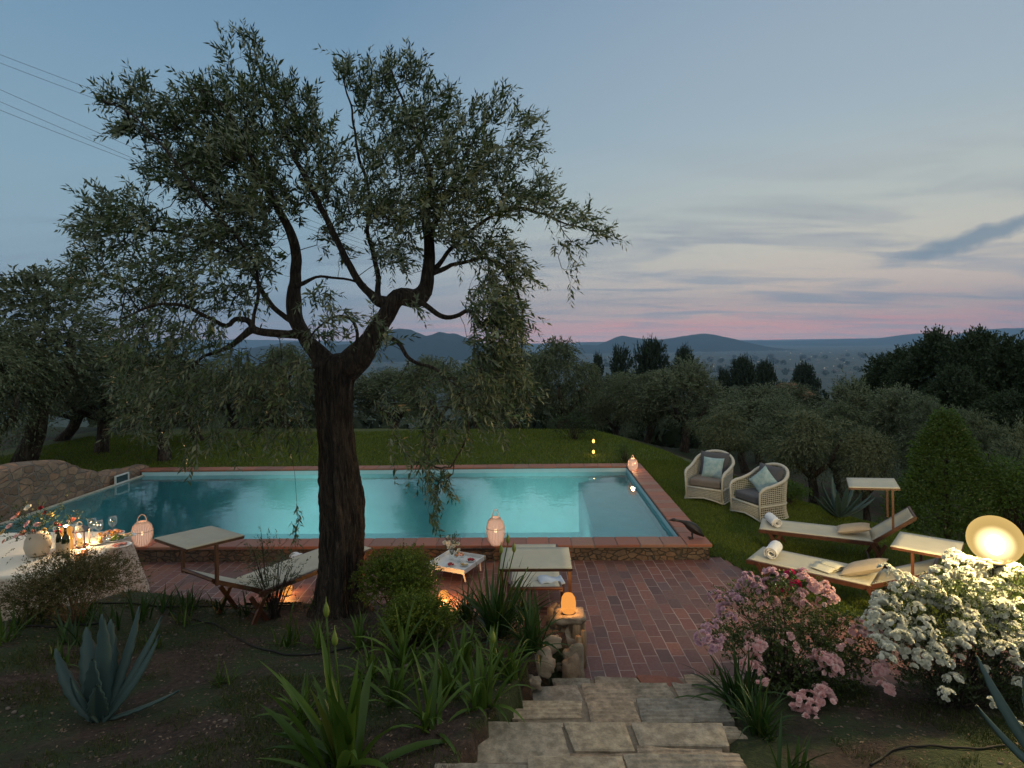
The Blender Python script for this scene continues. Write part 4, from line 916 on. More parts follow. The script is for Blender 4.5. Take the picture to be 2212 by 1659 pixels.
agave(1812, 1118, [(a, e, .62, .10, .3) for a, e in ((-90, 60), (-60, 45), (-120, 45), (-150, 35), (-30, 35), (0, 60), (180, 60), (90, 70), (200, 30), (-15, 25))], 1.15, 'grey agave in the shade behind the upper sun lounger')
# leafy bushes
def blob_leaves(r, c, rad, n, leaf, lw, name, m, out_=1.0, up=.3, lobes=14, inner=.55):
    Bs, Ds = [], []
    for i in range(lobes):
        q0 = rdir(r, 1)[0]; q0[2] = abs(q0[2]) * .9 - .1; cc = np.array(c) + q0 * np.array(rad) * .6
        q = rdir(r, n // lobes); Bs.append(cc + q * np.array(rad) * r.uniform(inner * .3, .5, (len(q), 1))); Ds.append(q * out_ + q0 * .6 + r.normal(size=q.shape) * .5 + np.array([0, 0, up]))
    return np.concatenate(Bs), np.concatenate(Ds)
def bush(name, px, py, rad, label, m, n=260, K=8, leaf=.03, lw=.5, seed=1, shoot=.10, up=.4, cat='shrub', stemm=None, zc=.75, loc=None):
    r = np.random.default_rng(seed); p = Vector(loc) if loc else G(px, py); o = empty(name, p, 0, label, cat)
    B_, D_ = blob_leaves(r, (0, 0, rad[2] * zc), rad, n, leaf, lw, name, m, up=up)
    B_[:, 2] = np.maximum(B_[:, 2], .02)
    a = twigs(r, B_, D_, r.uniform(.5, 1.2, len(B_)) * shoot, K, leaf, spread=.9, droop=.2, lw=lw)
    put('foliage', leaves(*a[:5], 'foliage', m), o)
    mb = MB()
    for i in range(26):
        e = B_[r.integers(len(B_))]; mb.tube([(r.normal() * .03, r.normal() * .03, -.05), tuple(e * np.array([.45, .45, .55]) + r.normal(size=3) * .02), tuple(e)], [.009, .006, .003], 5)
    mb.build('stems', stemm or BARK, o, True)
    return o, B_, r
LIME = leafmat('lime_leaf', (.055, .095, .010, 1), (.15, .20, .025, 1), None, .3, .5)
bush('round_shrub', 862, 1345, (.46, .40, .50), 'rounded bright green shrub right of the olive trunk', LIME, 2600, 9, .030, .55, 3)
bush('round_shrub', 900, 1400, (.36, .30, .30), 'lower yellow green mound in front of the bright round shrub', LIME, 1600, 8, .030, .5, 4)
DRY = leafmat('dry_shrub_leaf', (.06, .065, .015, 1), (.14, .12, .05, 1), None, .3, .6)
TW = mat('pale_twig', (.30, .18, .10, 1), .8, .4, 20)
SPR = leafmat('sprig_leaf', (.03, .055, .02, 1), (.075, .11, .045, 1), (.10, .12, .07, 1), .25, .5)
bush('sprig_plant', 590, 1338, (.34, .22, .62), 'airy leafy sprigs rising in front of the left patio lounger', SPR, 170, 9, .045, .26, 44, shoot=.16, up=1.0, cat='plant')
bush('spreading_shrub', 165, 1345, (.72, .36, .42), 'sprawling half dry shrub with bare twisting stems before the dining table', DRY, 2400, 8, .034, .32, 5, stemm=TW)
bush('spreading_shrub', 30, 1335, (.35, .3, .22), 'low grey green sprig cluster under the table cloth at the left edge', DRY, 600, 7, .03, .35, 6, stemm=TW)
GRS = leafmat('laurel_leaf', (.042, .10, .010, 1), (.11, .21, .024, 1), (.05, .09, .02, 1), .25, .4)
# conical shrub
r = np.random.default_rng(9); pc = G(2045, 1175); dC = 10.6; pb = UD(2047, 1180, dC); zg = tz(pb.x, dC); apex = UD(2046, 885, dC).z - zg
o = empty('conical_shrub', (pb.x, dC, zg), 0, 'tall cone shaped bright green shrub behind the sun loungers', 'shrub')
n = 6500; h = r.uniform(0, 1, n) ** 1.2; a = r.uniform(0, 2 * PI, n); rr = (1 - h) ** .75 * .98 * (1 + .13 * np.sin(a * 5 + h * 9) + .1 * np.sin(a * 3 - h * 17)) * r.uniform(.72, 1.03, n)
rr *= np.where(h < .12, .8 + h * 1.7, 1)
Bc = np.stack([rr * np.cos(a), rr * np.sin(a), h * apex * .96], -1); Dc = np.stack([np.cos(a), np.sin(a), np.full(n, .9)], -1) + r.normal(size=(n, 3)) * .4
aa = twigs(r, Bc, Dc, r.uniform(.08, .2, n), 8, .06, spread=.8, droop=.1, lw=.45); put('foliage', leaves(*aa[:5], 'foliage', GRS), o)
mb = MB(); mb.tube([(0, 0, -.1), (0, 0, apex * .8)], [.06, .02], 8); mb.build('trunk', BARK, o)
bush('dark_shrub', 2190, 1150, (.7, .5, .8), 'dark shrub between the conical shrub and the globe lamp at the right edge', GRS, 1500, 8, .06, .4, 31)
bush('potted_shrub', 1345, 1008, (.28, .28, .38), 'small soft green shrub behind the round lantern on the far pool corner', GRS, 350, 8, .035, .3, 12, loc=(PP(.25, PV + .45, .1)))
bush('dark_shrub', 1700, 1090, (.5, .4, .25), 'ragged low shrub behind the right armchair', GRS, 800, 7, .04, .35, 32)
bush('dark_shrub', 1290, 1000, (.8, .6, .55), 'dark shrub around the small garden light beyond the far pool edge', DARK, 500, 8, .06, .4, 33, loc=(UD(1240, 980, 19).x, 19, .1))
# roses
ROSE_L = leafmat('rose_leaf', (.040, .075, .010, 1), (.11, .16, .025, 1), (.06, .09, .03, 1), .25, .4)
def petalmat(name, c1, c2): return leafmat(name, c1, c2, None, .35, .6)
PINK = petalmat('pink_petals', (.80, .48, .50, 1), (.92, .72, .70, 1)); LILAC = petalmat('lilac_petals', (.56, .34, .44, 1), (.74, .54, .60, 1)); HOT = petalmat('magenta_petals', (.55, .02, .12, 1), (.70, .06, .20, 1)); WHT = petalmat('white_petals', (.70, .70, .60, 1), (.82, .82, .74, 1)); PEACH = petalmat('peach_petals', (.65, .22, .16, 1), (.75, .38, .28, 1))
def rosette(mb, c, r_, rr, axis=None, open_=1.0):
    ax = Vector(axis or (rr.normal() * .5, rr.normal() * .5, 1)).normalized(); x = ax.orthogonal().normalized(); y = ax.cross(x); c = Vector(c)
    for ring, (cnt, tilt, s) in enumerate(((5, .25, 1.0), (5, .7, .8), (4, 1.15, .55))):
        for k in range(cnt):
            a = 2 * PI * k / cnt + ring * .6 + rr.uniform(-.15, .15); rd = x * math.cos(a) + y * math.sin(a); td = x * -math.sin(a) + y * math.cos(a)
            up_ = rd * math.cos(tilt) + ax * math.sin(tilt); L_ = r_ * s; w_ = r_ * .62 * s
            b = c + ax * .1 * r_
            mb.add([b, b + up_ * L_ * .55 + td * w_, b + up_ * L_ + ax * r_ * .12 + td * w_ * .45, b + up_ * L_ + ax * r_ * .12 - td * w_ * .45, b + up_ * L_ * .55 - td * w_], [(0, 1, 2, 3, 4)])
def cluster_mesh(seed, n, r_, spread, m, flat=.6):
    rr = np.random.default_rng(seed); mb = MB()
    for i in range(n):
        d = rdir(rr, 1)[0]; d[2] = abs(d[2]); d /= np.linalg.norm(d); rosette(mb, d * spread * np.array([1, 1, flat]) * rr.uniform(.75, 1.05), r_ * rr.uniform(.75, 1.1), rr, axis=tuple(d + np.array([0, -.25, .4])))
    return mb.mesh('flower_cluster', m)
PK = [cluster_mesh(i, 13, .030, .062, PINK, .8) for i in range(3)]; LI = [cluster_mesh(i + 5, 13, .028, .062, LILAC, .8) for i in range(2)]; HT = [cluster_mesh(9, 6, .028, .04, HOT)]; WH = [cluster_mesh(i + 20, 26, .023, .066, WHT, .75) for i in range(4)]
SNG = [cluster_mesh(30, 3, .026, .03, PINK)]; WS = [cluster_mesh(31, 9, .024, .018, WHT)]
def flower_at(px, py, d, me, o, s=1.0):
    p = UD(px, py, d) - Vector(o.location); f = put('flower_cluster', me, o, loc=p, rot=(random.uniform(-.5, .2), random.uniform(-.4, .4), random.uniform(0, 6)), scale=(s, s, s)); return f
random.seed(8)
lp = G(1710, 1520); DR = lp.y
rose = empty('pink_rose_bush', lp, 0, 'pink flowering rose bush right of the stone steps', 'rose bush')
r = np.random.default_rng(14); Bs, Ds = [], []
for (px, py, rx, ry, dz, n) in [(1640, 1290, 90, 50, .3, 120), (1720, 1340, 110, 60, .35, 190), (1640, 1400, 70, 60, .3, 130), (1740, 1430, 110, 70, .35, 220), (1800, 1360, 80, 60, .3, 110), (1690, 1490, 80, 40, .3, 110), (1850, 1430, 60, 50, .3, 75), (1790, 1480, 80, 40, .3, 90), (1570, 1370, 45, 50, .25, 45), (1720, 1260, 60, 22, .2, 36)]:
    q = r.uniform(-1, 1, (n * 3, 3)); q = q[(q ** 2).sum(1) < 1][:n]
    for a in np.repeat(q, 2, 0) + r.normal(size=(len(q) * 2, 3)) * .10: Bs.append(tuple(UD(px + a[0] * rx, py + a[2] * ry, DR + .35 + a[1] * dz + (1450 - py) * .0012) - lp)); Ds.append(a + np.array([0, 0, .5]) + r.normal(size=3) * .4)
Bs = np.array(Bs); a = twigs(r, Bs, np.array(Ds), r.uniform(.06, .15, len(Bs)), 8, .036, spread=.9, droop=.2, lw=.5)
put('foliage', leaves(*a[:5], 'foliage', ROSE_L), rose)
mb = MB()
for i in range(60):
    e = Bs[r.integers(len(Bs))]; mb.tube([(r.normal() * .05, .25 + r.normal() * .04, -.03), tuple(e * np.array([.5, .5, .6]) + np.array([0, .1, 0]) + r.normal(size=3) * .03), tuple(e)], [.009, .006, .003], 5)
mb.build('stems', BARK, rose, True)
FL = [(1615, 1247, 'L'), (1605, 1262, 'L'), (1632, 1258, 'L'), (1665, 1240, 'L'), (1690, 1252, 'L'), (1660, 1262, 'L'), (1733, 1240, 'L'), (1640, 1275, 'L'), (1545, 1290, 'L'), (1560, 1300, 'L'), (1585, 1290, 'L'), (1600, 1300, 'L'), (1565, 1320, 'L'), (1580, 1335, 'L'), (1530, 1360, 'L'), (1548, 1350, 'L'), (1520, 1380, 'L'), (1540, 1395, 'L'), (1555, 1385, 'L'),
 (1693, 1250, 'H'), (1715, 1262, 'H'), (1690, 1272, 'H'), (1705, 1240, 'H'), (1740, 1255, 'P'), (1755, 1268, 'P'), (1725, 1300, 'P'), (1738, 1310, 'P'), (1730, 1285, 'P'), (1783, 1272, 'P'), (1795, 1290, 'P'), (1780, 1300, 'P'), (1665, 1300, 'P'), (1650, 1305, 'P'), (1630, 1385, 'P'), (1622, 1400, 'P'), (1638, 1398, 'P'), (1630, 1425, 'P'), (1618, 1440, 'P'), (1635, 1445, 'P'), (1770, 1415, 'P'), (1785, 1430, 'P'), (1762, 1432, 'P'), (1800, 1440, 'P'), (1788, 1450, 'P'), (1802, 1425, 'P'), (1730, 1515, 'P'), (1745, 1510, 'P'), (1735, 1540, 'P'), (1755, 1530, 'P'), (1748, 1550, 'P'), (1778, 1495, 'P'), (1785, 1515, 'P'), (1715, 1530, 'S'), (1712, 1505, 'S'), (1770, 1365, 'S'), (1705, 1375, 'S'), (1718, 1395, 'S'), (1715, 1408, 'S'), (1690, 1390, 'S'), (1655, 1475, 'S'), (1640, 1480, 'S'), (1820, 1400, 'S'), (1850, 1365, 'P'), (1870, 1375, 'P'), (1885, 1362, 'P'), (1840, 1390, 'S'), (1868, 1430, 'S'), (1890, 1440, 'S'), (1905, 1450, 'P'), (1912, 1490, 'P'), (1900, 1420, 'S'), (1820, 1345, 'S'), (1860, 1345, 'S')]
for (px, py, k) in FL:
    me = {'L': LI, 'H': HT, 'P': PK, 'S': SNG}[k]; flower_at(px, py, DR + (1450 - py) * .0026 + random.uniform(-.02, .1), random.choice(me), rose, random.uniform(.8, 1.15))
# white roses round the globe lamp
wp = G(2110, 1560); DW = wp.y
wr = empty('white_rose_bush', wp, 0, 'white rose bush in full bloom beneath the glowing globe lamp', 'rose bush')
Bs, Ds = [], []
for (px, py, rx, ry, dz, n) in [(2000, 1300, 90, 60, .35, 160), (2100, 1290, 110, 60, .4, 210), (1950, 1390, 70, 70, .3, 130), (2060, 1390, 110, 70, .4, 240), (2170, 1370, 90, 80, .4, 190), (2100, 1480, 110, 60, .35, 200), (2200, 1480, 70, 80, .3, 130), (2000, 1460, 60, 40, .3, 80), (2190, 1250, 50, 30, .2, 50), (1925, 1330, 40, 60, .2, 60), (2240, 1400, 50, 110, .3, 80)]:
    q = r.uniform(-1, 1, (n * 3, 3)); q = q[(q ** 2).sum(1) < 1][:n]
    for a in np.repeat(q, 2, 0) + r.normal(size=(len(q) * 2, 3)) * .10: Bs.append(tuple(UD(px + a[0] * rx, py + a[2] * ry, DW + .4 + a[1] * dz + (1450 - py) * .0016) - wp)); Ds.append(a + np.array([0, 0, .5]) + r.normal(size=3) * .4)
Bs = np.array(Bs); a = twigs(r, Bs, np.array(Ds), r.uniform(.06, .15, len(Bs)), 8, .034, spread=.9, droop=.2, lw=.5)
ROSE_D = leafmat('white_rose_leaf', (.024, .05, .012, 1), (.065, .10, .022, 1), (.05, .07, .03, 1), .2, .4)
put('foliage', leaves(*a[:5], 'foliage', ROSE_D), wr)
mb = MB()
for i in range(60):
    e = Bs[r.integers(len(Bs))]; mb.tube([(r.normal() * .06, .25 + r.normal() * .05, -.03), tuple(e * np.array([.5, .5, .6]) + r.normal(size=3) * .03), tuple(e)], [.009, .006, .003], 5)
mb.build('stems', BARK, wr, True)
WF = [(1915, 1232), (1935, 1245), (1958, 1250), (1975, 1262), (2060, 1205), (2078, 1212), (2095, 1215), (2052, 1222), (2105, 1238), (2085, 1240), (2125, 1222), (2145, 1235), (2165, 1240), (2190, 1228), (2205, 1245), (2030, 1240), (2010, 1262), (2040, 1262), (1990, 1280), (1965, 1290), (2000, 1300), (2025, 1305), (2045, 1312), (2055, 1300), (1980, 1315), (1950, 1325), (1925, 1300), (1905, 1310), (1890, 1325), (1910, 1340), (1900, 1290), (1935, 1345), (1960, 1345), (1905, 1365), (1925, 1375), (1945, 1380), (1900, 1390), (1920, 1400), (1885, 1345), (1980, 1370), (2000, 1345), (1915, 1425), (2095, 1262), (2120, 1270), (2110, 1290), (2090, 1305), (2135, 1300), (2155, 1290), (2170, 1310), (2150, 1320), (2185, 1330), (2205, 1310), (2130, 1335), (2110, 1345), (2095, 1330), (2165, 1350), (2200, 1365), (2185, 1380), (2210, 1400), (2130, 1375), (2160, 1395), (2140, 1400), (2175, 1405), (2070, 1375), (2085, 1390), (2060, 1395), (2065, 1350), (2080, 1360), (2000, 1385), (2010, 1368), (2105, 1360), (2020, 1405), (1990, 1420), (2000, 1440), (2015, 1425), (1955, 1420), (1965, 1405), (1975, 1440), (2040, 1430), (2075, 1420), (2060, 1470), (2045, 1500), (2140, 1510), (2150, 1525), (2195, 1435), (2205, 1475), (2185, 1550), (2200, 1565), (2130, 1445), (2120, 1265), (2070, 1250), (1940, 1270), (2020, 1285), (2220, 1335), (2150, 1262), (2175, 1272), (2208, 1280), (1955, 1365)]
for (px, py) in WF[:100]:
    small = py > 1410; flower_at(px, py, DW + (1450 - py) * .0030 + random.uniform(-.05, .1), random.choice(WS if (small and random.random() < .35) else WH), wr, random.uniform(.85, 1.25) * (.8 if small else 1))
# ------------------------------------------------------------ grass and litter
r = np.random.default_rng(55)
def blades(n, xr_, yr_, mask, L, wd, name, m, label, clump=.0, dens=None):
    x = r.uniform(*xr_, n); y = r.uniform(*yr_, n); k = mask(x, y); x, y = x[k], y[k]; z = terr(x, y)
    n = len(x); B = np.stack([x, y, z - .005], -1); D = np.stack([r.normal(size=n) * .45, r.normal(size=n) * .45, np.ones(n)], -1); l = L * r.uniform(.5, 1.2, n)
    S = np.stack([np.cos(x * 91), np.sin(x * 91), np.zeros(n)], -1) * wd / 2; tip = B + D * l[:, None]
    V = np.stack([B - S, B + S, tip], 1).reshape(-1, 3)
    return tag(put(name, mesh_np(name, V, 3, np.arange(len(V)), m)), label, 'grass', kind='stuff')
GRASS = leafmat('grass_blade', (.06, .095, .008, 1), (.20, .25, .030, 1), None, .3, .6)
WEED = leafmat('weed_blade', (.022, .042, .007, 1), (.07, .09, .02, 1), None, .2, .7, hue=(.16, .12, .07, 1))
blades(330000, (2.6, 9.8), (6.3, 15.5), lambda x, y: lawn_mask(x, y) & (beyond(x, y) < .9), .05, .009, 'lawn_grass', GRASS, 'short mown grass of the lawn around the loungers and armchairs')
blades(110000, (-15, 4.5), (15.0, 21.5), lambda x, y: lawn_mask(x, y), .07, .02, 'far_lawn_grass', GRASS, 'short dark grass behind the pool under the olives')
def weedmask(x, y):
    nz = hn(x, y, 1.7, 5) + .6 * hn(x, y, 4.1, 2); return (((x < .4) & (y < yf(x) - .2)) | ((x > 2.3) & (y < 5.5))) & (nz > -.25 + .55 * r.random(len(x))) & ~((x > -3.6) & (x < .6) & (y > 5.2) & (r.random(len(x)) > .15))
blades(330000, (-6.5, 5.5), (2.6, 7.4), weedmask, .045, .006, 'weeds', WEED, 'patchy weeds and thin grass on the bare soil')
n = 16000; x = r.uniform(-6, 5.5, n); y = r.uniform(2.8, 7.3, n); k = ((x < .35) & (y < yf(x) - .1)) | ((x > 2.3) & (y < 5.6)); x, y = x[k], y[k]; n = len(x)
B = np.stack([x, y, terr(x, y) + .006], -1); D = np.stack([r.normal(size=n), r.normal(size=n), r.normal(size=n) * .15], -1); N_ = np.stack([r.normal(size=n) * .3, r.normal(size=n) * .3, np.ones(n)], -1)
LIT = leafmat('leaf_litter', (.05, .03, .02, 1), (.20, .15, .11, 1), None, 0, .9); s = r.uniform(.012, .035, n)
tag(put('leaf_litter', leaves(B, D, N_, s, s * .45, 'leaf_litter', LIT)), 'fallen leaves and bark chips strewn over the garden soil', 'leaf litter', kind='stuff')
mb = MB(); PEB = mat('pebble', (.17, .14, .12, 1), .9, .4, 10)
for i in range(190):
    x, y = (r.uniform(-5.5, .3), r.uniform(3, 7)) if i % 4 else (r.uniform(2.4, 5), r.uniform(3, 5.6))
    s_ = r.uniform(.006, .017) * (2.2 if i % 37 == 0 else 1); mb.ball((x, y, tz(x, y) + s_ * .3), (s_ * 1.3, s_, s_ * .7), 6, 4, .4, i)
tag(mb.build('pebbles', PEB, None, True), 'small pale pebbles scattered on the dark soil', 'pebbles', kind='stuff')
# ------------------------------------------------------------ loungers
def seat_pt(px, py, h=.36):
    z = 0
    for _ in range(6): p = U(px, py, z + h); z = tz(p.x, p.y) if not bool(is_patio(np.array([p.x]), np.array([p.y]))[0]) else 0.0
    return p, z
def lounger(hinge, zg, dirv, label, back=.65, ang=30, can=(1.55, 1.0, 0.0), post=(1.62, .5), cl=.6, cant=.58, seatL=1.32, cw=.64):
    """hinge: world point of hinge middle; dirv: from foot to hinge"""
    d = Vector((dirv.x, dirv.y, 0)).normalized(); rz = math.atan2(d.y, d.x)
    org = Vector((hinge.x, hinge.y, zg)) - d * seatL
    o = empty('sun_lounger', org, rz, label, 'sun lounger', 'wood and canvas sun loungers')
    w_ = .31; zs = .36; a = math.radians(ang); hx = seatL + back * math.cos(a); hz = zs + back * math.sin(a)
    f = MB()
    for y in (-w_, w_): f.bar((-.02, y, zs - .02), (seatL + .06, y, zs - .02), .03, .05)
    f.bar((.0, -w_, zs - .02), (.0, w_, zs - .02), .03, .04); f.bar((seatL, -w_, zs - .03), (seatL, w_, zs - .03), .03, .04)
    f.build('frame', WOOD, o)
    for x0, s in ((.12, 1), (seatL - .02, 1)):
        for y in (-w_ - .02, w_ + .02):
            l = MB(); l.bar((x0, y, zs - .01), (x0 + .20, y, 0), .028, .045); l.build('leg', WOOD, o)
            l = MB(); l.bar((x0 + .18, y * .92, zs - .02), (x0 - .02, y * .92, 0), .028, .045); l.build('leg', WOOD, o)
    l = MB(); l.tube([(x0 - .01, -w_, .03), (x0 - .01, w_, .03)], .014, 8); l.tube([(.10, -w_, .03), (.10, w_, .03)], .014, 8); l.build('stretcher', WOOD, o)
    s = MB(); s.grid(lambda u, v: (-.01 + (seatL + .02) * u, (v - .5) * 2 * (w_ - .015), zs + .008 - .022 * math.sin(PI * u) * math.sin(PI * v)), 20, 8); solid(s.build('seat_fabric', FABRIC, o, True), .008)
    bf = MB()
    for y in (-w_ + .03, w_ - .03): bf.bar((seatL, y, zs - .01), (hx, y, hz - .01), .028, .045)
    bf.tube([(hx, -w_ + .02, hz), (hx, w_ - .02, hz)], .02, 8); bf.build('back_frame', WOOD, o)
    s = MB(); s.grid(lambda u, v: (seatL + (hx - seatL) * u + math.sin(a) * .03 * math.sin(PI * u) * math.sin(PI * v), (v - .5) * 2 * (w_ - .045), zs + (hz - zs) * u + .012 - .035 * math.sin(PI * u) * math.sin(PI * v)), 12, 8); solid(s.build('back_fabric', FABRIC, o, True), .008)
    cx_, cz_, tilt = can
    cf = MB(); T2 = math.tan(math.radians(tilt))
    def cp(x, y, dz=0): return (cx_ + x, y, cz_ + x * T2 + dz)
    for x in (-cl / 2, cl / 2): cf.bar(cp(x, -cw / 2), cp(x, cw / 2), .03, .024)
    for y in (-cw / 2, cw / 2): cf.bar(cp(-cl / 2, y), cp(cl / 2, y), .028, .024)
    for y in (-cw / 2 - .015, cw / 2 + .015): cf.bar((post[0], y, post[1]), cp(max(-cl / 2, min(cl / 2, post[0] - cx_)), y), .028, .035)
    cf.build('canopy_frame', WOOD, o)
    s = MB(); s.grid(lambda u, v: cp((u - .5) * (cl + .02), (v - .5) * (cw + .02), .018 - .015 * math.sin(PI * u) * math.sin(PI * v)), 8, 8); solid(s.build('canopy', FABRIC, o, True), .008)
    o['rz_'] = rz; return o, d, rz
def ldir(foot, hinge, h=.36):
    a, za = seat_pt(*foot, h); b, zb = seat_pt(*hinge, h); return b, zb, (b - a), (b - a).length
h1, z1, d1_, L1 = ldir((1645, 1131), (1881, 1158)); print('L upper', L1)
h2, z2, d2_, L2 = ldir((1634, 1196), (1891, 1250)); print('L lower', L2)
h3, z3, d3_, L3 = ldir((770, 1200), (536, 1264)); print('L left', L3)
lo1 = lounger(h1, z1, d1_, 'farther lounger on the lawn with raised backrest, nearest the white armchairs', ang=38, can=(1.50, 1.12, 4), post=(1.72, .58), seatL=min(1.9, L1))
lo2 = lounger(h2, z2, d2_, 'nearer lounger on the lawn, carrying an open book, before the white roses', ang=26, can=(min(1.9, L2) + .52, .86, 0), post=(min(1.9, L2) + .42, .5), seatL=min(1.9, L2))
lo3 = lounger(h3, z3, d3_, 'lounger half hidden behind the olive trunk with its canopy by the dining table', ang=28, can=(min(1.6, L3) + .55, 1.05, 3), post=(min(1.6, L3) + .56, .62), seatL=min(1.6, L3))
hc = Vector((.24, 7.25, 0)); lo4 = lounger(hc, 0.0, Vector((-.03, -1, 0)), 'lounger at the centre of the patio seen from its head end under the canopy', ang=16, can=(1.32 + .82, .93, -2), post=(1.32 + .58, .45), cl=.55, cw=.72)
for l_ in (lo1, lo2, lo3, lo4): del l_[0]['rz_']
# towels, book, pillows
def on(l, x, y, z): d = l[1]; o = l[0]; s = Vector((-d.y, d.x, 0)); return Vector(o.location) + d * x + s * y + Vector((0, 0, z))
def towel_roll(loc, rz, label, L=.34, r_=.075):
    mb = MB(); K = 40; pts = []
    for k in range(K + 1):
        a = k / K * 2 * PI * 2.6; rr = r_ * (.25 + .75 * k / K); pts.append((rr * math.cos(a), rr * math.sin(a)))
    vs = []; n_ = 13
    for j in range(n_):
        y = (j / (n_ - 1) - .5) * L; sq = 1 + .04 * math.sin(j * 1.9)
        for (x, z) in pts: vs.append((x * sq, y + .006 * math.sin(x * 60 + z * 40), max(z * sq * .9 + r_ * .88, .0)))
    fs = [(j * (K + 1) + k, (j + 1) * (K + 1) + k, (j + 1) * (K + 1) + k + 1, j * (K + 1) + k + 1) for j in range(n_ - 1) for k in range(K)]
    mb.add(vs, fs); o = mb.build('rolled_towel', WHITE, None, True, loc=loc, rot=(0, 0, rz)); solid(o, .010, 1)
    return tag(o, label, 'towel', 'rolled towels on the loungers')
towel_roll(on(lo1, .17, 0.02, .378), lo1[2] + .35, 'loosely rolled bluish white towel on the foot of the farther lawn lounger', .38, .07)
towel_roll(on(lo2, .22, .02, .378), lo2[2] + .10, 'neat white towel roll on the foot of the nearer lawn lounger', .36, .082)
p = U(652, 1215, .40); towel_roll(Vector((p.x, p.y, .378)), lo3[2], 'folded blue white towel on the lounger beside the olive trunk', .34, .07)
def cushion_mesh(w_, h_, t_, name, m):
    mb = MB(); N = 14
    for sgn in (1, -1):
        def f(u, v):
            x, y = u * 2 - 1, v * 2 - 1; e = (1 - abs(x) ** 2.6) * (1 - abs(y) ** 2.6); k = 1 - .06 * (1 - abs(x)) * 0
            px = x * w_ / 2 * (1 - .07 * (1 - y * y)); py = y * h_ / 2 * (1 - .07 * (1 - x * x))
            return (px, py, sgn * t_ / 2 * max(e, 0) ** .42 + .004 * mnoise.noise(Vector((x * 3, y * 3, sgn))))
        mb.grid(f, N, N)
    return mb.mesh(name, m, True)
LIN = mat('beige_linen', (.44, .36, .27, 1), .9, .12, 8, .3, 250); BLU = mat('aqua_cotton', (.22, .36, .38, 1), .9, .5, 14, .3, 200, c2=(.40, .50, .50, 1)); GREY = mat('grey_canvas', (.10, .10, .115, 1), .95, .15, 6, .3, 250)
tag(put('pillow', cushion_mesh(.46, .32, .11, 'pillow', LIN), None, on(lo1, min(1.9, L1) - .22, .0, .45), (0.0, -.22, lo1[2])), 'taupe pillow lying on the farther lawn lounger', 'pillow', 'pillows on the lawn loungers')
tag(put('pillow', cushion_mesh(.50, .38, .13, 'pillow', LIN), None, on(lo2, min(1.9, L2) - .12, .0, .47), (0, -.40, lo2[2])), 'peach beige pillow leaning at the backrest of the nearer lawn lounger', 'pillow', 'pillows on the lawn loungers')
bk = empty('open_book', on(lo2, .88, 0, .376), lo2[2] + 1.2, 'open book with cream pages lying on the nearer lawn lounger', 'book'); PAPER = mat('book_paper', (.66, .62, .48, 1), .8, .1, 30)
for s in (-1, 1):
    mb = MB(); mb.grid(lambda u, v: (s * u * .17, (v - .5) * .25, .006 + .028 * math.sin(min(1, u * 1.3 + .06) * PI) * .9), 12, 4); solid(mb.build('pages', PAPER, bk, True), .012, 1)
mb = MB(); mb.box((0, 0, .003), (.36, .26, .005)); mb.build('book_cover', mat('book_cover', (.5, .46, .36, 1), .6), bk)
mz = MB(); mz.grid(lambda u, v: ((u - .5) * .30, (v - .5) * .24, .01 + .018 * math.sin(u * PI * 2)), 14, 3)
p = Vector((.42, 7.22, .385)); ob = mz.build('magazine', mat('magazine_paper', (.55, .62, .74, 1), .5, .25, 5), None, True, loc=p, rot=(0, 0, .15)); solid(ob, .008); tag(ob, 'bluish white magazine on the centre patio lounger', 'magazine')
# ------------------------------------------------------------ wicker armchairs
WICK = mat('white_wicker', (.52, .49, .42, 1), .6, .18, 30)
PATH = []
for k in range(61):
    t_ = k / 60 * 2 - 1
    if abs(t_) > .62: s_ = (1 - abs(t_)) / .38; x, y = math.copysign(.36, t_), -.36 + .5 * s_
    else: a = t_ / .62 * PI / 2; x, y = .36 * math.sin(a) ** 1 * (1.0), .14 + .24 * math.cos(a)
    PATH.append((x, y, t_))
def rimz(t_): return .60 + .29 * max(0, math.cos(t_ * PI / 2 * 1.12)) ** 1.6 - (.0 if abs(t_) < .9 else (abs(t_) - .9) * .5)
def wp(i, z):
    x, y, t_ = PATH[i]; fl = 1 + .10 * (z / .8) ** 2 + (.10 * max(0, 1 - z / .2) ** 1.5 if z < .2 else 0); return (x * fl, y * (fl if y > 0 else 1) + (-.02 if (z < .1 and y < -.3) else 0), z)
bd = MB()
for i in range(0, 61): bd.tube([wp(i, 0.02), wp(i, .15), wp(i, .3), wp(i, .45), wp(i, rimz(PATH[i][2]) - .01)], .0075, 4, cap=False)
for z in [.02, .06, .10, .14, .18, .22] + [.30 + .035 * k for k in range(17)]:
    run = []
    for i in range(61):
        if z < rimz(PATH[i][2]) - .02: run.append(wp(i, z))
        else:
            if len(run) > 2: bd.tube(run, .008, 4)
            run = []
    if len(run) > 2: bd.tube(run, .008, 4)
bd.tube([wp(i, .265) for i in range(61)], .022, 8); bd.tube([wp(i, .015) for i in range(61)], .014, 6)
for k in range(31):
    x = -.36 + .72 * k / 30; zb = .02 + .06 * (1 - (x / .36) ** 2); bd.tube([(x * 1.05, -.385, zb), (x, -.36, .26)], .0075, 4, cap=False)
for k in range(6):
    z = .10 + .03 * k; bd.tube([(-.37, -.37, z), (0, -.372, z), (.37, -.37, z)], .008, 4)
bd.tube([(-.36, -.36, .265), (.36, -.36, .265)], .022, 8); bd.tube([(-.38, -.385, .02), (-.2, -.385, .06), (0, -.385, .085), (.2, -.385, .06), (.38, -.385, .02)], .014, 6)
BODY = bd.mesh('wicker_body', WICK, True)
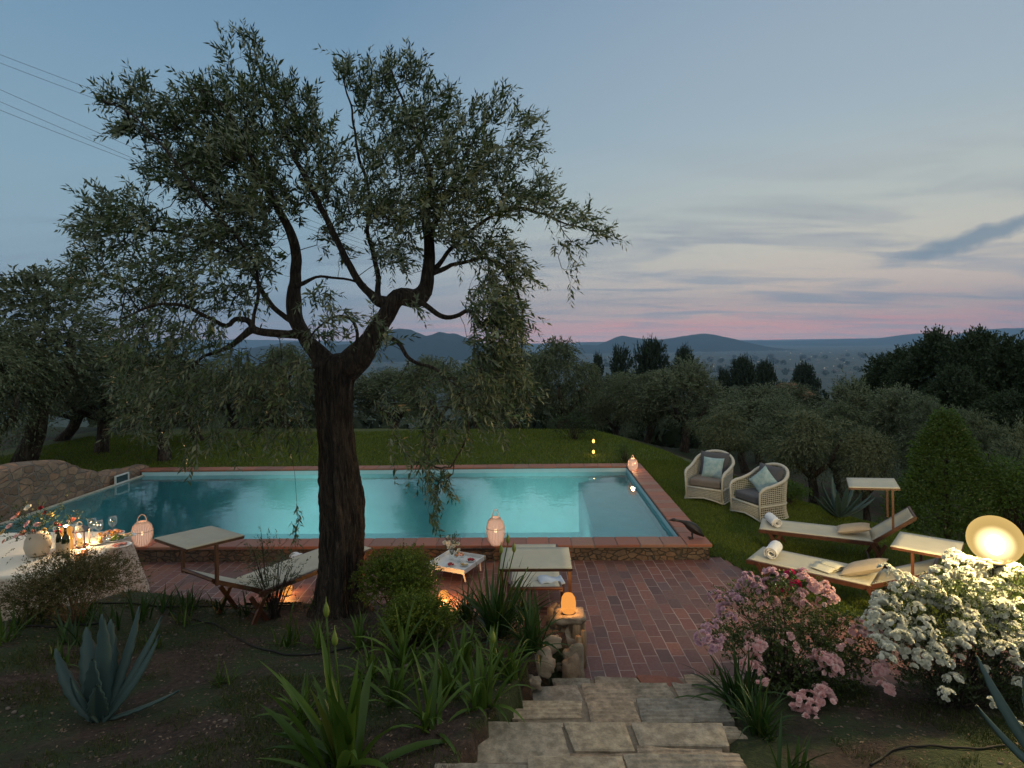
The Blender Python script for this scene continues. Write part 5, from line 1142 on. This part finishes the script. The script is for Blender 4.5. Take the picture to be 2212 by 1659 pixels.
rm = MB(); rm.tube([(-.36, -.37, .02), (-.36, -.375, .3), (-.37, -.375, .52)] + [wp(60 - i if False else i, rimz(PATH[i][2])) for i in range(1, 60)] + [(.37, -.375, .52), (.36, -.375, .3), (.36, -.37, .02)], [.018, .018, .02] + [.032] * 59 + [.02, .018, .018], 8)
RIM = rm.mesh('rim', WICK, True)
sc_ = MB(); sc_.box((0, -.04, .355), (.62, .60, .15)); SC_ = sc_.mesh('seat_cushion', GREY)
BCM = cushion_mesh(.60, .50, .15, 'back_cushion', GREY); PLM = cushion_mesh(.42, .42, .14, 'pillow', BLU)
SEATC = mat('taupe_canvas', (.20, .165, .145, 1), .95, .15, 6, .3, 250); SC2 = SC_.copy(); SC2.materials[0] = SEATC
def armchair(px, py, rz, label, seatm, pl_label, prz, dx):
    g = G(px, py); o = empty('wicker_armchair', g, rz, label, 'armchair', 'white wicker armchairs on the lawn'); o.scale = (1.0, 1.0, .98)
    put('wicker_body', BODY, o); put('rim', RIM, o)
    q = put('seat_cushion', seatm, o); b = q.modifiers.new('bevel', 'BEVEL'); b.width = .04; b.segments = 3
    put('back_cushion', BCM, o, (0.0, .20, .66), (math.radians(76), 0, 0))
    R = Matrix.Rotation(rz, 3, 'Z'); pp = Vector(g) + R @ Vector((dx, .06, .60))
    tag(put('throw_pillow', PLM, None, pp, (math.radians(66), prz, rz)), pl_label, 'pillow', 'aqua pillows on the armchairs'); return o
armchair(1536, 1076, math.radians(-39), 'left wicker armchair with taupe seat, nearer the pool corner', SC2, 'aqua pillow sitting square in the left armchair', 0.0, .02)
armchair(1645, 1112, math.radians(-69), 'right wicker armchair turned away, beside the lounger foot', SC_, 'aqua pillow tipped on its corner in the right armchair', .7, .0)
# ------------------------------------------------------------ dining table
TC = Vector((-6.42, 7.42, 0)); AX, AY = 1.36, .80; ZT = .765
tbl = empty('dining_table', TC, 0, 'rectangular dining table under the lace cloth at the left edge', 'table')
mb = MB(); mb.box((0, 0, ZT - .035), (2.3, 1.28, .04)); mb.build('table_top', WOOD, tbl)
for x in (-1.05, 1.05):
    for y in (-.55, .55): mb = MB(); mb.box((x, y, .36), (.06, .06, .72)); mb.build('leg', WOOD, tbl)
m, t = newmat('lace_cloth'); co = t.n('ShaderNodeNewGeometry').outputs['Position']; nz = t.noise(co, 28, 4, .7); zz = t.n('ShaderNodeSeparateXYZ', Vector=co).outputs['Z']
lace = t.mix(t.mapr(nz, .45, .6), (.58, .50, .42, 1), (.30, .22, .17, 1)); col = t.mix(t.mapr(zz, .70, .745), lace, (.72, .68, .60, 1))
p = t.n('ShaderNodeBsdfPrincipled', Base_Color=col, Roughness=.9); t.set(p.inputs['Normal'], t.n('ShaderNodeBump', Strength=.5, Distance=.004, Height=nz)); out(t, p)
NS = 220; rings = [(0, 0), (.5, 0), (.85, 0), (.97, 0), (1.0, .004), (1.0, .03), (1.0, .12), (1, .25), (1, .4), (1, .55), (1, .68), (1, .755)]
vs = []
for s, dz in rings:
    for k in range(NS):
        a = 2 * PI * k / NS; c_a, s_a = math.cos(a), math.sin(a); e = 5.0
        rad = (abs(c_a) ** e + abs(s_a) ** e) ** (-1 / e); x, y = AX * rad * c_a, AY * rad * s_a
        nn = Vector((math.copysign(abs(c_a) ** 3 + .05, c_a), math.copysign(abs(s_a) ** 3 + .05, s_a), 0)).normalized(); q = dz / .755
        fold = math.sin((x * 1.0 + y * 1.3) * 13 + math.sin(y * 5)) * .5 + .5; corner = min(1, (abs(x) / AX) ** 6 * (abs(y) / AY) ** 6)
        off_ = q * (.10 + .11 * fold + .10 * corner); vs.append((x * s + nn.x * off_, y * s + nn.y * off_, ZT - dz + (.001 * math.sin(x * 9)) - (0 if dz < .7 else .02 * corner)))
fs = [(i * NS + k, i * NS + (k + 1) % NS, (i + 1) * NS + (k + 1) % NS, (i + 1) * NS + k) for i in range(1, len(rings) - 1) for k in range(NS)] + [tuple(NS + k for k in range(NS))[::-1]]
mb = MB(); mb.add(vs, fs); o = mb.build('tablecloth', m, None, True, loc=TC); tag(o, 'white table cloth with lace border hanging to the patio in folds', 'tablecloth')
# ------------------------------------------------------------ lanterns
PINKW = mat('pale_pink_cane', (.70, .50, .40, 1), .6, .1, 40)
m, t = newmat('lantern_diffuser'); lw = t.n('ShaderNodeBsdfTransparent', Color=(1, .9, .8, 1)); em = t.n('ShaderNodeEmission', Color=(1, .62, .46, 1), Strength=.72); ad = t.n('ShaderNodeMixShader', i0=.68, i1=lw.outputs[0], i2=em.outputs[0]); out(t, ad); DIFF = m
FLAME = emit('flame', (1, .72, .40, 1), 5)
def cane_lantern(p, h_, r_, label, en, handle=True, em_mat=None):
    o = empty('cane_lantern', p, random.random(), label, 'lantern', 'cane lanterns around the pool')
    N = 36; prof = [(r_ * .62, 0), (r_ * .86, .14 * h_), (r_, .38 * h_), (r_, .62 * h_), (r_ * .86, .84 * h_), (r_ * .55, .97 * h_), (r_ * .45, h_)]
    c = MB()
    for k in range(N):
        a = 2 * PI * k / N; c.tube([(q * math.cos(a), q * math.sin(a), z) for q, z in prof], .0042, 4, cap=False)
    for q, z in (prof[0], prof[3], prof[-1], prof[-2]): c.tube([(q * math.cos(2 * PI * k / 24), q * math.sin(2 * PI * k / 24), z) for k in range(24)], .006, 5, closed=True)
    c.build('cane_cage', PINKW, o, True)
    d = MB(); d.lathe([(q * .90, z * .96 + .006) for q, z in prof[:-1]], 24); d.build('diffuser', em_mat or DIFF, o, True)
    if handle: hd = MB(); hd.tube([(r_ * .42 * math.cos(a), 0, h_ + .30 * h_ * math.sin(a)) if 0 < a < PI else (r_ * .42 * math.cos(a), 0, h_ * .97) for a in [PI * k / 14 for k in range(15)]], .007, 6); hd.build('handle', PINKW, o, True)
    b = MB(); b.ball((0, 0, h_ * .5), (.02, .02, .03), 8, 6); b.build('flame', FLAME, o, True)
    lamp('lantern_glow', (0, 0, h_ * .55), en, (1, .62, .34), .04, o); return o
cane_lantern(U(1071, 1178, ZC) + Vector((0, .04, .002)), .40, .135, 'glowing pink cane lantern on the near coping in the middle of the pool edge', 5)
cane_lantern(U(304, 1180, ZC) + Vector((0, .04, .002)), .36, .145, 'cane lantern with arched handle standing on the coping behind the table', 5)
cane_lantern(U(1367, 1016, ZC) + Vector((0, .0, .002)), .27, .115, 'small pale cane lantern on the far right corner of the pool', 26)
m, t = newmat('amber_glass'); out(t, t.n('ShaderNodeMixShader', i0=.6, i1=t.n('ShaderNodeBsdfTransparent', Color=(1, .8, .5, 1)).outputs[0], i2=t.n('ShaderNodeEmission', Color=(1, .40, .09, 1), Strength=1.1).outputs[0])); AMB = m
def amber_lamp(p, label, en, s=1.0, dome=True):
    o = empty('amber_lamp', p, 0, label, 'lamp', 'amber lamps along the bed')
    b = MB(); b.lathe([(.055 * s, 0), (.06 * s, .012 * s), (.06 * s, .02 * s)], 16); b.build('base', mat('lamp_base', (.08, .05, .03, 1), .5), o, True)
    g = MB(); g.lathe([(.056 * s, .02 * s), (.066 * s, .06 * s), (.068 * s, .10 * s), (.06 * s, .15 * s), (.04 * s, .18 * s), (.0001, .19 * s)], 20); g.build('glass_shade', AMB, o, True)
    lamp('amber_glow', (0, -.0, .12 * s), en * 3.5, (1, .55, .22), .05, o); return o
amber_lamp(Vector((.54, 6.22, .435)), 'amber glowing lamp on top of the low stone edging by the steps', 3.6, 1.15)
p = G(958, 1315); amber_lamp(p + Vector((0, .05, .02)), 'amber lamp half hidden between the round shrub and the dark clump', 14.0, 1.0)
p = G(617, 1300); amber_lamp(p + Vector((0, .05, .06)), 'amber lamp left of the trunk seen through the leaves', 4, 1.0)
# globe lamp
gp_ = UD(2149, 1166, DW + .62); gz = tz(gp_.x, gp_.y)
gl_ = empty('globe_lamp', (gp_.x, gp_.y, gz), 0, 'glowing cream glass globe lamp on a post above the white roses', 'garden lamp'); hz = gp_.z - gz
RG = 57 * (DW + .62) / F * .89
mb = MB(); mb.tube([(0, 0, 0), (0, 0, hz - RG * .9)], .025, 10); mb.lathe([(.05, hz - RG - .02), (.07, hz - RG), (.06, hz - RG * .9)], 16); mb.build('post', mat('lamp_post_metal', (.04, .04, .035, 1), .5, metal=.6), gl_, True)
m, t = newmat('cream_glass'); tr_ = t.n('ShaderNodeBsdfTransparent', Color=(1, .93, .75, 1)); em = t.n('ShaderNodeEmission', Color=(1, .68, .24, 1), Strength=.80); gf = t.n('ShaderNodeLayerWeight', Blend=.5).outputs['Facing']; out(t, t.n('ShaderNodeMixShader', i0=t.mapr(gf, 0, 1, .45, .80), i1=tr_.outputs[0], i2=em.outputs[0]))
mb = MB(); mb.ball((0, 0, hz), RG, 32, 20); o = mb.build('glass_globe', m, gl_, True)
mb = MB(); mb.lathe([(RG * .30, -RG * .93), (RG * .34, -RG * 1.02), (RG * .26, -RG * 1.06)], 24, (0, 0, hz)); mb.build('globe_collar', mat('lamp_collar', (.05, .05, .045, 1), .5, metal=.5), gl_, True)
# soft bloom around the bulb: an added emissive shell fading towards its edge
mb = MB(); mb.ball((0, 0, hz - RG * .22), (RG * .34, RG * .34, RG * .42), 20, 14); mb.build('bulb', emit('bulb_glow', (1, .92, .72, 1), 14), gl_, True)
m, t = newmat('glow_shell'); lwt = t.n('ShaderNodeLayerWeight', Blend=.5); tr_ = t.n('ShaderNodeBsdfTransparent'); em = t.n('ShaderNodeEmission', Color=(1, .84, .52, 1), Strength=4.5)
out(t, t.n('ShaderNodeMixShader', i0=t.math('POWER', t.math('SUBTRACT', 1.0, lwt.outputs['Facing'], True), 3.6), i1=tr_.outputs[0], i2=em.outputs[0]))
mb = MB(); mb.ball((0, 0, hz - RG * .18), (RG * .80, RG * .80, RG * .80), 24, 16); mb.build('glow_shell', m, gl_, True)
lamp('globe_light', (0, 0, hz), 1050, (1, .78, .42), RG * .86, gl_)
# small garden lights beyond the pool
for k, (x, y, lab) in enumerate([(1282, 953, 'upper of the two tiny amber garden lights beyond the pool'), (1282, 976, 'lower of the two tiny amber garden lights beyond the pool')]):
    p = UD(x, y, 16.2); o = empty('garden_light', p, 0, lab, 'garden light', 'tiny garden lights'); b = MB(); b.ball((0, 0, 0), (.035, .035, .05), 8, 6); b.build('glow_glass', emit('garden_glow', (1, .55, .12, 1), 3.5), o)
    b = MB(); zz_ = tz(p.x, p.y); b.tube([(.0, .06, zz_ - p.z), (0, .06, .07), (0, 0, .065)], .012, 6); b.build('stake', WOOD, o); lamp('garden_glow', (0, -.1, 0), 1.0, (1, .6, .25), .03, o)
# bird statue
BRZ = mat('dark_bronze', (.035, .032, .035, 1), .45, .4, 12, .3, 60, metal=.5)
bp_ = U(1492, 1163, ZC); o = empty('bird_statue', bp_, math.radians(-8), 'dark metal cormorant statue stretching its neck over the pool corner', 'statue')
mb = MB(); mb.tube([(.20, 0, .03), (.155, 0, .065), (.10, 0, .115), (.035, 0, .165), (-.025, 0, .205), (-.075, 0, .235), (-.12, 0, .252), (-.17, 0, .262), (-.21, 0, .268), (-.235, 0, .275), (-.26, 0, .275), (-.30, 0, .270), (-.325, 0, .266)], [.006, .03, .062, .075, .062, .038, .022, .018, .018, .026, .024, .009, .003], 14); mb.build('body', BRZ, o, True)
for s in (-1, 1):
    mb = MB(); mb.tube([(.03, s * .03, .11), (.02, s * .035, .05), (.03, s * .035, .006)], [.014, .008, .007], 7)
    for a in (-.5, 0, .5): mb.tube([(.03, s * .035, .008), (.03 - .07 * math.cos(a), s * .035 + .07 * math.sin(a), .004)], [.006, .003], 5)
    mb.build('leg', BRZ, o, True)
    mb = MB(); mb.tube([(.19, s * .02, .045), (.12, s * .05, .10), (.04, s * .064, .165), (-.02, s * .05, .20)], [.006, .022, .028, .012], 8); mb.build('wing', BRZ, o, True)
# ------------------------------------------------------------ food tray
c4 = [U(929, 1226, .16), U(1010, 1240, .16), U(1040, 1203, .16), U(962, 1190, .16)]; cc = sum(c4, Vector()) / 4
rzt = math.atan2((c4[1] - c4[0]).y, (c4[1] - c4[0]).x); tw_, td_ = (c4[1] - c4[0]).length, (c4[2] - c4[1]).length; print('tray', tw_, td_)
tw_, td_ = max(.45, min(tw_, .6)), max(.4, min(td_, .6))
WP = mat('white_painted_wood', (.70, .70, .70, 1), .5, .08, 10)
tr = empty('tray_table', (cc.x, cc.y, 0), rzt, 'low white bed tray on folding legs beside the centre lounger', 'tray table')
mb = MB(); mb.box((0, 0, .145), (tw_, td_, .015)); mb.build('tray_bottom', WP, tr)
mb = MB()
for s in (-1, 1): mb.box((0, s * td_ / 2, .165), (tw_ + .02, .014, .06)); mb.box((s * tw_ / 2, 0, .166), (.014, td_ - .016, .058))
mb.build('tray_rim', WP, tr)
for x in (-1, 1):
    for y in (-1, 1): mb = MB(); mb.bar((x * tw_ * .42, y * td_ * .40, .14), (x * tw_ * .46, y * td_ * .36, .0), .02, .02); mb.build('leg', WP, tr)
def TRp(x, y, z=.154): R = Matrix.Rotation(rzt, 3, 'Z'); return Vector((cc.x, cc.y, 0)) + R @ Vector((x, y, z))
m, t = newmat('clear_glass'); lw_ = t.n('ShaderNodeLayerWeight', Blend=.25); gg = t.n('ShaderNodeBsdfGlossy', Color=(1, 1, 1, 1), Roughness=.05); tt_ = t.n('ShaderNodeBsdfTransparent', Color=(.93, .96, .95, 1)); out(t, t.n('ShaderNodeMixShader', i0=t.math('ADD', t.math('MULTIPLY', lw_.outputs['Facing'], .6), .08, True), i1=tt_.outputs[0], i2=gg.outputs[0])); GLASS = m
GRN = leafmat('bouquet_leaf', (.02, .04, .015, 1), (.06, .09, .03, 1), None, .2, .5)
def bouquet(name, loc, label, vase_prof, vmat, heads, gr, seed, leafn, lr, lh, flower_mats):
    r = np.random.default_rng(seed); o = empty(name, loc, 0, label, 'flower arrangement')
    v = MB(); v.lathe(vase_prof, 24); v.build('vase', vmat, o, True); top = vase_prof[-1][1]
    st = MB()
    for (x, y, z, s, k) in heads:
        st.tube([(x * .1, y * .1, top * .4), (x * .4, y * .4, top * .8 + z * .3), (x, y, z)], .003, 4, cap=False)
        b = MB(); q = r.normal(size=3) * .3; rosette(b, (x, y, z), s, r, axis=(x * 2 + q[0], y * 2 - .5 + q[1], .8)); rosette(b, (x, y, z + .004), s * .62, r, axis=(x * 2 + q[0], y * 2 - .5 + q[1], .9)); b.build('blossom', flower_mats[k], o)
    st.build('stems', GRN, o)
    B_ = r.normal(size=(leafn, 3)) * np.array([lr, lr * .7, lh * .35]) + np.array([0, 0, top + lh * .45]); D_ = B_ - np.array([0, 0, top * .8]) + r.normal(size=B_.shape) * .05
    a = twigs(r, B_, D_, r.uniform(.05, .12, leafn), 7, .03, lw=.5); put('greenery', leaves(*a[:5], 'greenery', gr), o); return o
rr_ = np.random.default_rng(5)
hd = [(rr_.normal() * .055, rr_.normal() * .05, .25 + rr_.uniform(-.07, .05), .034, 0) for _ in range(9)] + [(.09, -.08, .12, .03, 0), (.11, -.06, .15, .028, 0)]
bouquet('flower_vase', TRp(-.12, .08), 'glass vase of white roses standing on the food tray', [(.035, 0), (.04, .02), (.034, .1), (.04, .17)], GLASS, hd, GRN, 3, 40, .05, .16, [WHT])
def dish(name, loc, r_, label, m_, stand=0.0, cat='plate'):
    o = empty(name, loc, 0, label, cat); b = MB(); prof = [(r_ * .4, 0), (r_ * .45, .004), (r_ * .95, .014), (r_, .02), (r_ * .96, .021), (r_ * .5, .010), (.0001, .009)]
    if stand: prof = [(r_ * .5, 0), (r_ * .45, .006), (.01, .02), (.01, stand - .02)] + [(a, z + stand) for a, z in prof]
    b.lathe(prof, 24); b.build('dish', m_, o, True); return o
PORC = mat('porcelain', (.72, .72, .70, 1), .25, .04, 5)
def food(o, seed, n, sp, z, mats, sz, name, flat=.7, heap=.03):
    r = np.random.default_rng(seed)
    for i in range(n):
        a = r.uniform(0, 2 * PI); q = sp * math.sqrt(r.random()); b = MB(); b.ball((q * math.cos(a), q * math.sin(a), z + heap * (1 - q / sp)), (sz * r.uniform(.8, 1.3), sz * r.uniform(.8, 1.2), sz * flat), 8, 6, .3, i); b.build(name, mats[i % len(mats)], o, True)
RED_ = mat('red_berry', (.42, .012, .02, 1), .35, .3, 30); PEA = mat('peach_skin', (.60, .20, .06, 1), .5, .5, 8, c2=(.60, .36, .06, 1)); HAM = mat('cured_ham', (.40, .07, .05, 1), .5, .4, 15, c2=(.62, .34, .28, 1)); BRD = mat('golden_pastry', (.52, .28, .09, 1), .7, .4, 20); CHS = mat('cheese', (.68, .55, .30, 1), .6, .1, 9); GRP = mat('green_grape', (.13, .20, .03, 1), .25, .3, 20)
d_ = dish('cake_stand', TRp(.03, .05), .085, 'glass cake stand piled with small pink iced pastries on the tray', GLASS, .06, 'cake stand'); food(d_, 1, 14, .06, .095, [BRD, mat('pink_icing', (.70, .36, .30, 1), .5)], .019, 'pastry', .8, .035)
d_ = dish('berry_plate', TRp(.00, -.14), .07, 'plate of red berries at the front of the tray', PORC); food(d_, 2, 12, .042, .022, [RED_], .013, 'berry', .9, .015)
d_ = dish('berry_plate', TRp(.17, .12), .07, 'plate of red fruit at the back right of the tray', PORC); food(d_, 3, 10, .045, .022, [RED_], .015, 'berry', .9, .015)
d_ = dish('cheese_plate', TRp(.17, -.06), .07, 'plate of pale cheese pieces at the right of the tray', PORC); food(d_, 4, 7, .045, .022, [CHS, BRD], .018, 'cheese_piece', .6, .01)
# ------------------------------------------------------------ on the dining table
def TT(px, py): return U(px, py, ZT + .003)
rr_ = np.random.default_rng(17)
def hp(px, py, d): return UD(px, py, d)
vloc = TT(82, 1200); V_ = []
for (px, py, s, k) in [(42, 1112, .055, 4), (62, 1133, .06, 1), (22, 1138, .05, 0), (8, 1150, .045, 5), (80, 1135, .045, 0), (50, 1152, .045, 4), (62, 1098, .05, 2), (95, 1145, .03, 5), (108, 1115, .05, 5), (35, 1160, .04, 0), (98, 1108, .03, 3), (72, 1148, .03, 4), (10, 1170, .035, 4), (122, 1135, .045, 3), (-12, 1140, .05, 5), (88, 1098, .03, 3), (30, 1120, .04, 1), (125, 1150, .04, 3)]:
    p = hp(px, py, vloc.y + rr_.uniform(-.12, .1)) - vloc; V_.append((p.x, p.y, p.z, s * .9, k))
YEL = petalmat('yellow_petals', (.55, .38, .10, 1), (.68, .52, .22, 1)); DRD = petalmat('dark_red_petals', (.22, .01, .02, 1), (.38, .04, .05, 1))
bouquet('flower_arrangement', vloc, 'big loose bouquet of pink, lilac and red flowers in a pale vase on the table', [(.07, 0), (.115, .03), (.14, .12), (.13, .2), (.10, .25), (.105, .27)], mat('ivory_ceramic', (.50, .44, .36, 1), .5, .15, 4), V_, GRN, 8, 190, .22, .34, [PINK, LILAC, WHT, DRD, PEACH, YEL])
# amber candle in glass hurricane
p = TT(143, 1186); o = empty('hurricane_candle', p, 0, 'thick amber glowing candle in a wide glass jar on the table', 'candle')
b = MB(); b.lathe([(.072, .0), (.075, .01), (.075, .25), (.068, .262), (.0001, .25)], 24); b.build('wax_candle', emit('glowing_wax', (1, .40, .06, 1), .80), o, True)
b = MB(); b.lathe([(.085, 0), (.125, .01), (.13, .3)], 28); b.build('glass_jar', GLASS, o, True); lamp('candle_glow', (0, 0, .33), 24, (1, .60, .28), .04, o)
def bottle(p, label, m_, h_=.32, r_=.038):
    o = empty('wine_bottle', p, 0, label, 'bottle'); b = MB(); b.lathe([(r_ * .9, 0), (r_, .01), (r_, h_ * .58), (r_ * .8, h_ * .68), (r_ * .36, h_ * .78), (r_ * .33, h_ * .96), (r_ * .4, h_ * .965), (r_ * .4, h_)], 18); b.build('glass_bottle', m_, o, True)
    b = MB(); b.lathe([(r_ * 1.012, h_ * .15), (r_ * 1.012, h_ * .48)], 18); b.build('blank_label', mat('bottle_paper', (.35, .30, .22, 1), .8), o, True); return o
BG_ = mat('bottle_glass', (.012, .022, .010, 1), .12, .2, 4)
bottle(TT(127, 1200), 'slim dark green bottle left of the two on the table', BG_, .34, .03); bottle(TT(142, 1204), 'dark wine bottle with pale label in the middle of the table', BG_, .36, .042); bottle(TT(150, 1168), 'tall dark bottle behind the small lantern', BG_, .33, .036)
b = MB(); p = TT(156, 1160); o = empty('single_rose', p, 0, 'single salmon rose standing in a slim glass on the table', 'flower')
b.tube([(0, 0, 0), (.0, 0, .2)], .003, 5); b.build('stem', GRN, o); b = MB(); rosette(b, (0, 0, .21), .055, rr_, axis=(0, -.5, 1)); rosette(b, (0, 0, .22), .04, rr_, axis=(0, -.4, 1)); b.build('blossom', PEACH, o); b = MB(); b.lathe([(.02, 0), (.022, .01), (.018, .16)], 12); b.build('slim_glass', GLASS, o, True)
# small house lantern with candle
p = TT(173, 1180); o = empty('candle_lantern', p, .25, 'small red framed lantern with a burning candle on the table', 'lantern'); RF = mat('rust_red_metal', (.16, .05, .035, 1), .5, .3, 20)
b = MB(); s_ = .075
for x in (-s_, s_):
    for y in (-s_, s_): b.box((x, y, .1), (.012, .012, .2))
for z in (.006, .2):
    b.box((0, -s_, z), (2 * s_ + .012, .014, .012)); b.box((0, s_, z), (2 * s_ + .012, .014, .012)); b.box((-s_, 0, z), (.014, 2 * s_ - .014, .0125)); b.box((s_, 0, z), (.014, 2 * s_ - .014, .0125))
b.build('lantern_frame', RF, o)
b = MB(); b.add([(-.085, -.085, .207), (.085, -.085, .207), (.085, .085, .207), (-.085, .085, .207), (-.03, -.03, .26), (.03, -.03, .26), (.03, .03, .26), (-.03, .03, .26)], [(3, 2, 1, 0), (4, 5, 6, 7), (0, 1, 5, 4), (1, 2, 6, 5), (2, 3, 7, 6), (3, 0, 4, 7)]); b.tube([(.03 * math.cos(a), 0, .28 + .03 * math.sin(a)) for a in [2 * PI * k / 12 for k in range(12)]], .004, 5, closed=True); b.build('lantern_roof', mat('grey_metal', (.12, .12, .12, 1), .5), o)
b = MB(); b.lathe([(.03, .012), (.03, .10), (.0001, .10)], 14); b.build('candle', emit('lit_candle_wax', (1, .55, .16, 1), .9), o, True); b = MB(); b.ball((0, 0, .125), (.011, .011, .026), 8, 6); b.build('flame', FLAME, o, True); lamp('lantern_candle_glow', (0, -.0, .145), 22, (1, .60, .28), .02, o)
for px, py, lab in ((168, 1212, 'left copper glass tealight before the small lantern'), (183, 1203, 'right copper glass tealight before the small lantern')):
    p = TT(px, py); o = empty('tealight_glass', p, 0, lab, 'tealight'); b = MB(); b.lathe([(.028, 0), (.034, .01), (.036, .09)], 16); b.build('copper_glass', mat('copper_tint', (.50, .22, .10, 1), .3, .3, 20, metal=.3), o, True); b = MB(); b.ball((0, 0, .092), (.009, .009, .016), 8, 5); b.build('flame', FLAME, o, True); lamp('tealight_glow', (0, 0, .13), .8, (1, .6, .28), .02, o)
def wine_glass(p, label, s=1.0, tilt=0):
    o = empty('wine_glass', p, 0, label, 'wine glass', 'wine glasses on the table'); o.scale = (s, s, s); b = MB(); b.lathe([(.036, 0), (.034, .003), (.005, .006), (.004, .09), (.02, .1), (.04, .125), (.045, .155), (.042, .19), (.036, .215)], 20); b.build('glass_bowl', GLASS, o, True); return o
wine_glass(TT(214, 1163), 'wine glass second from the right, behind the fruit', 1.1); wine_glass(TT(244, 1155), 'rightmost and farthest wine glass on the table', 1.15); wine_glass(TT(227, 1185), 'nearest wine glass between peach and grapes', .95); wine_glass(TT(200, 1160), 'leftmost wine glass beside the small lantern', 1.15)
d_ = dish('fruit_plate', TT(213, 1174), .10, 'plate with peaches at the front of the fruit', PORC); food(d_, 11, 3, .05, .04, [PEA, RED_], .036, 'peach', .95, .01)
d_ = dish('grape_plate', TT(252, 1168), .10, 'plate heaped with green grapes on the table', PORC); food(d_, 12, 40, .07, .03, [GRP], .014, 'grape', 1, .05)
d_ = dish('tart_plate', TT(238, 1156), .17, 'long plate of golden tart and bread behind the grapes', PORC); food(d_, 13, 14, .12, .03, [BRD, HAM, BRD, PEA], .03, 'bread_piece', .6, .02)
d_ = dish('ham_plate', TT(272, 1160), .12, 'plate of cheese and ham near the back right table corner', PORC); food(d_, 14, 9, .08, .025, [CHS, HAM], .026, 'cheese_piece', .5, .01)
d_ = dish('ham_plate', TT(262, 1180), .12, 'plate of sliced cured ham at the right table edge', PORC); food(d_, 15, 10, .08, .02, [HAM], .028, 'ham_slice', .3, .01)
d_ = dish('dinner_plate', TT(195, 1200), .13, 'empty white plate before the peaches', PORC)
# ------------------------------------------------------------ hoses, wires
HOSE = mat('black_hose', (.006, .006, .007, 1), .8, .2, 10)
def hose(pts, label, r_=.009):
    P = [G(*q) for q in pts]; sm = []
    for i in range(len(P) - 1):
        for k in range(10):
            q = P[i].lerp(P[i + 1], k / 10); q.z = tz(q.x, q.y) + .012 + .006 * math.sin(i * 3 + k); sm.append(q)
    sm += [P[-1]]; 
    for _ in range(3): sm = [sm[0]] + [(sm[i - 1] + sm[i] * 2 + sm[i + 1]) / 4 for i in range(1, len(sm) - 1)] + [sm[-1]]
    mb = MB(); mb.tube(sm, r_, 7); tag(mb.build('irrigation_hose', HOSE, None, True), label, 'hose', 'black irrigation hoses')
hose([(20, 1342), (50, 1355), (110, 1358), (180, 1352), (250, 1345)], 'black hose curving across the soil above the agave')
hose([(415, 1340), (470, 1352), (510, 1380), (560, 1405), (620, 1418), (700, 1415), (760, 1400)], 'black hose sagging on the soil left of the trunk')
hose([(170, 1308), (320, 1312), (480, 1310), (640, 1308)], 'black hose lying straight along the patio edge')
hose([(1880, 1659), (1930, 1625), (2000, 1615), (2100, 1622), (2200, 1610)], 'black hose on the soil in the bottom right corner', .008)
WIRE = mat('dark_wire', (.05, .06, .07, 1), .6)
for i, (ya, yb) in enumerate([(120, 228), (138, 246), (196, 322), (222, 345), (240, 352)]):
    a = UD(-700, ya - (yb - ya) * 2.4, 24); b_ = UD(300 + 0, yb, 30); c_e = b_ + (b_ - a) * .9
    mb = MB(); mb.tube([a.lerp(c_e, k / 30) + Vector((0, 0, -.5 * 4 * (k / 30) * (1 - k / 30))) + Vector((0, 0, .45)) for k in range(31)], .009, 5, cap=False)
    tag(mb.build('power_line', WIRE), ['topmost', 'second from the top', 'middle', 'fourth from the top', 'lowest'][i] + ' of the five power lines at upper left', 'power line', 'overhead power lines')
# thin wire fence glimpsed on the slope at the right
# ------------------------------------------------------------ evening haze
mb = MB(); x0, x1, y0, y1, z0, z1_ = -16500, 16500, -9000, 15500, -154, 1000
mb.add([(x0, y0, z0), (x1, y0, z0), (x1, y1, z0), (x0, y1, z0), (x0, y0, z1_), (x1, y0, z1_), (x1, y1, z1_), (x0, y1, z1_)], [(3, 2, 1, 0), (4, 5, 6, 7), (0, 1, 5, 4), (1, 2, 6, 5), (2, 3, 7, 6), (3, 0, 4, 7)])
m = bpy.data.materials.new('evening_haze'); m.use_nodes = True; m.node_tree.nodes.clear(); t = NT(m.node_tree)
pv_ = t.n('ShaderNodeVolumePrincipled'); pv_.inputs['Color'].default_value = (.46, .70, 1.0, 1); pv_.inputs['Density'].default_value = 8.0e-5; pv_.inputs['Anisotropy'].default_value = 0.0
t.t.links.new(pv_.outputs[0], t.n('ShaderNodeOutputMaterial').inputs['Volume'])
hz_ = mb.build('haze', m); tag(hz_, 'thin blue evening haze over the valley', 'haze', kind='stuff'); hz_.display_type = 'WIRE'
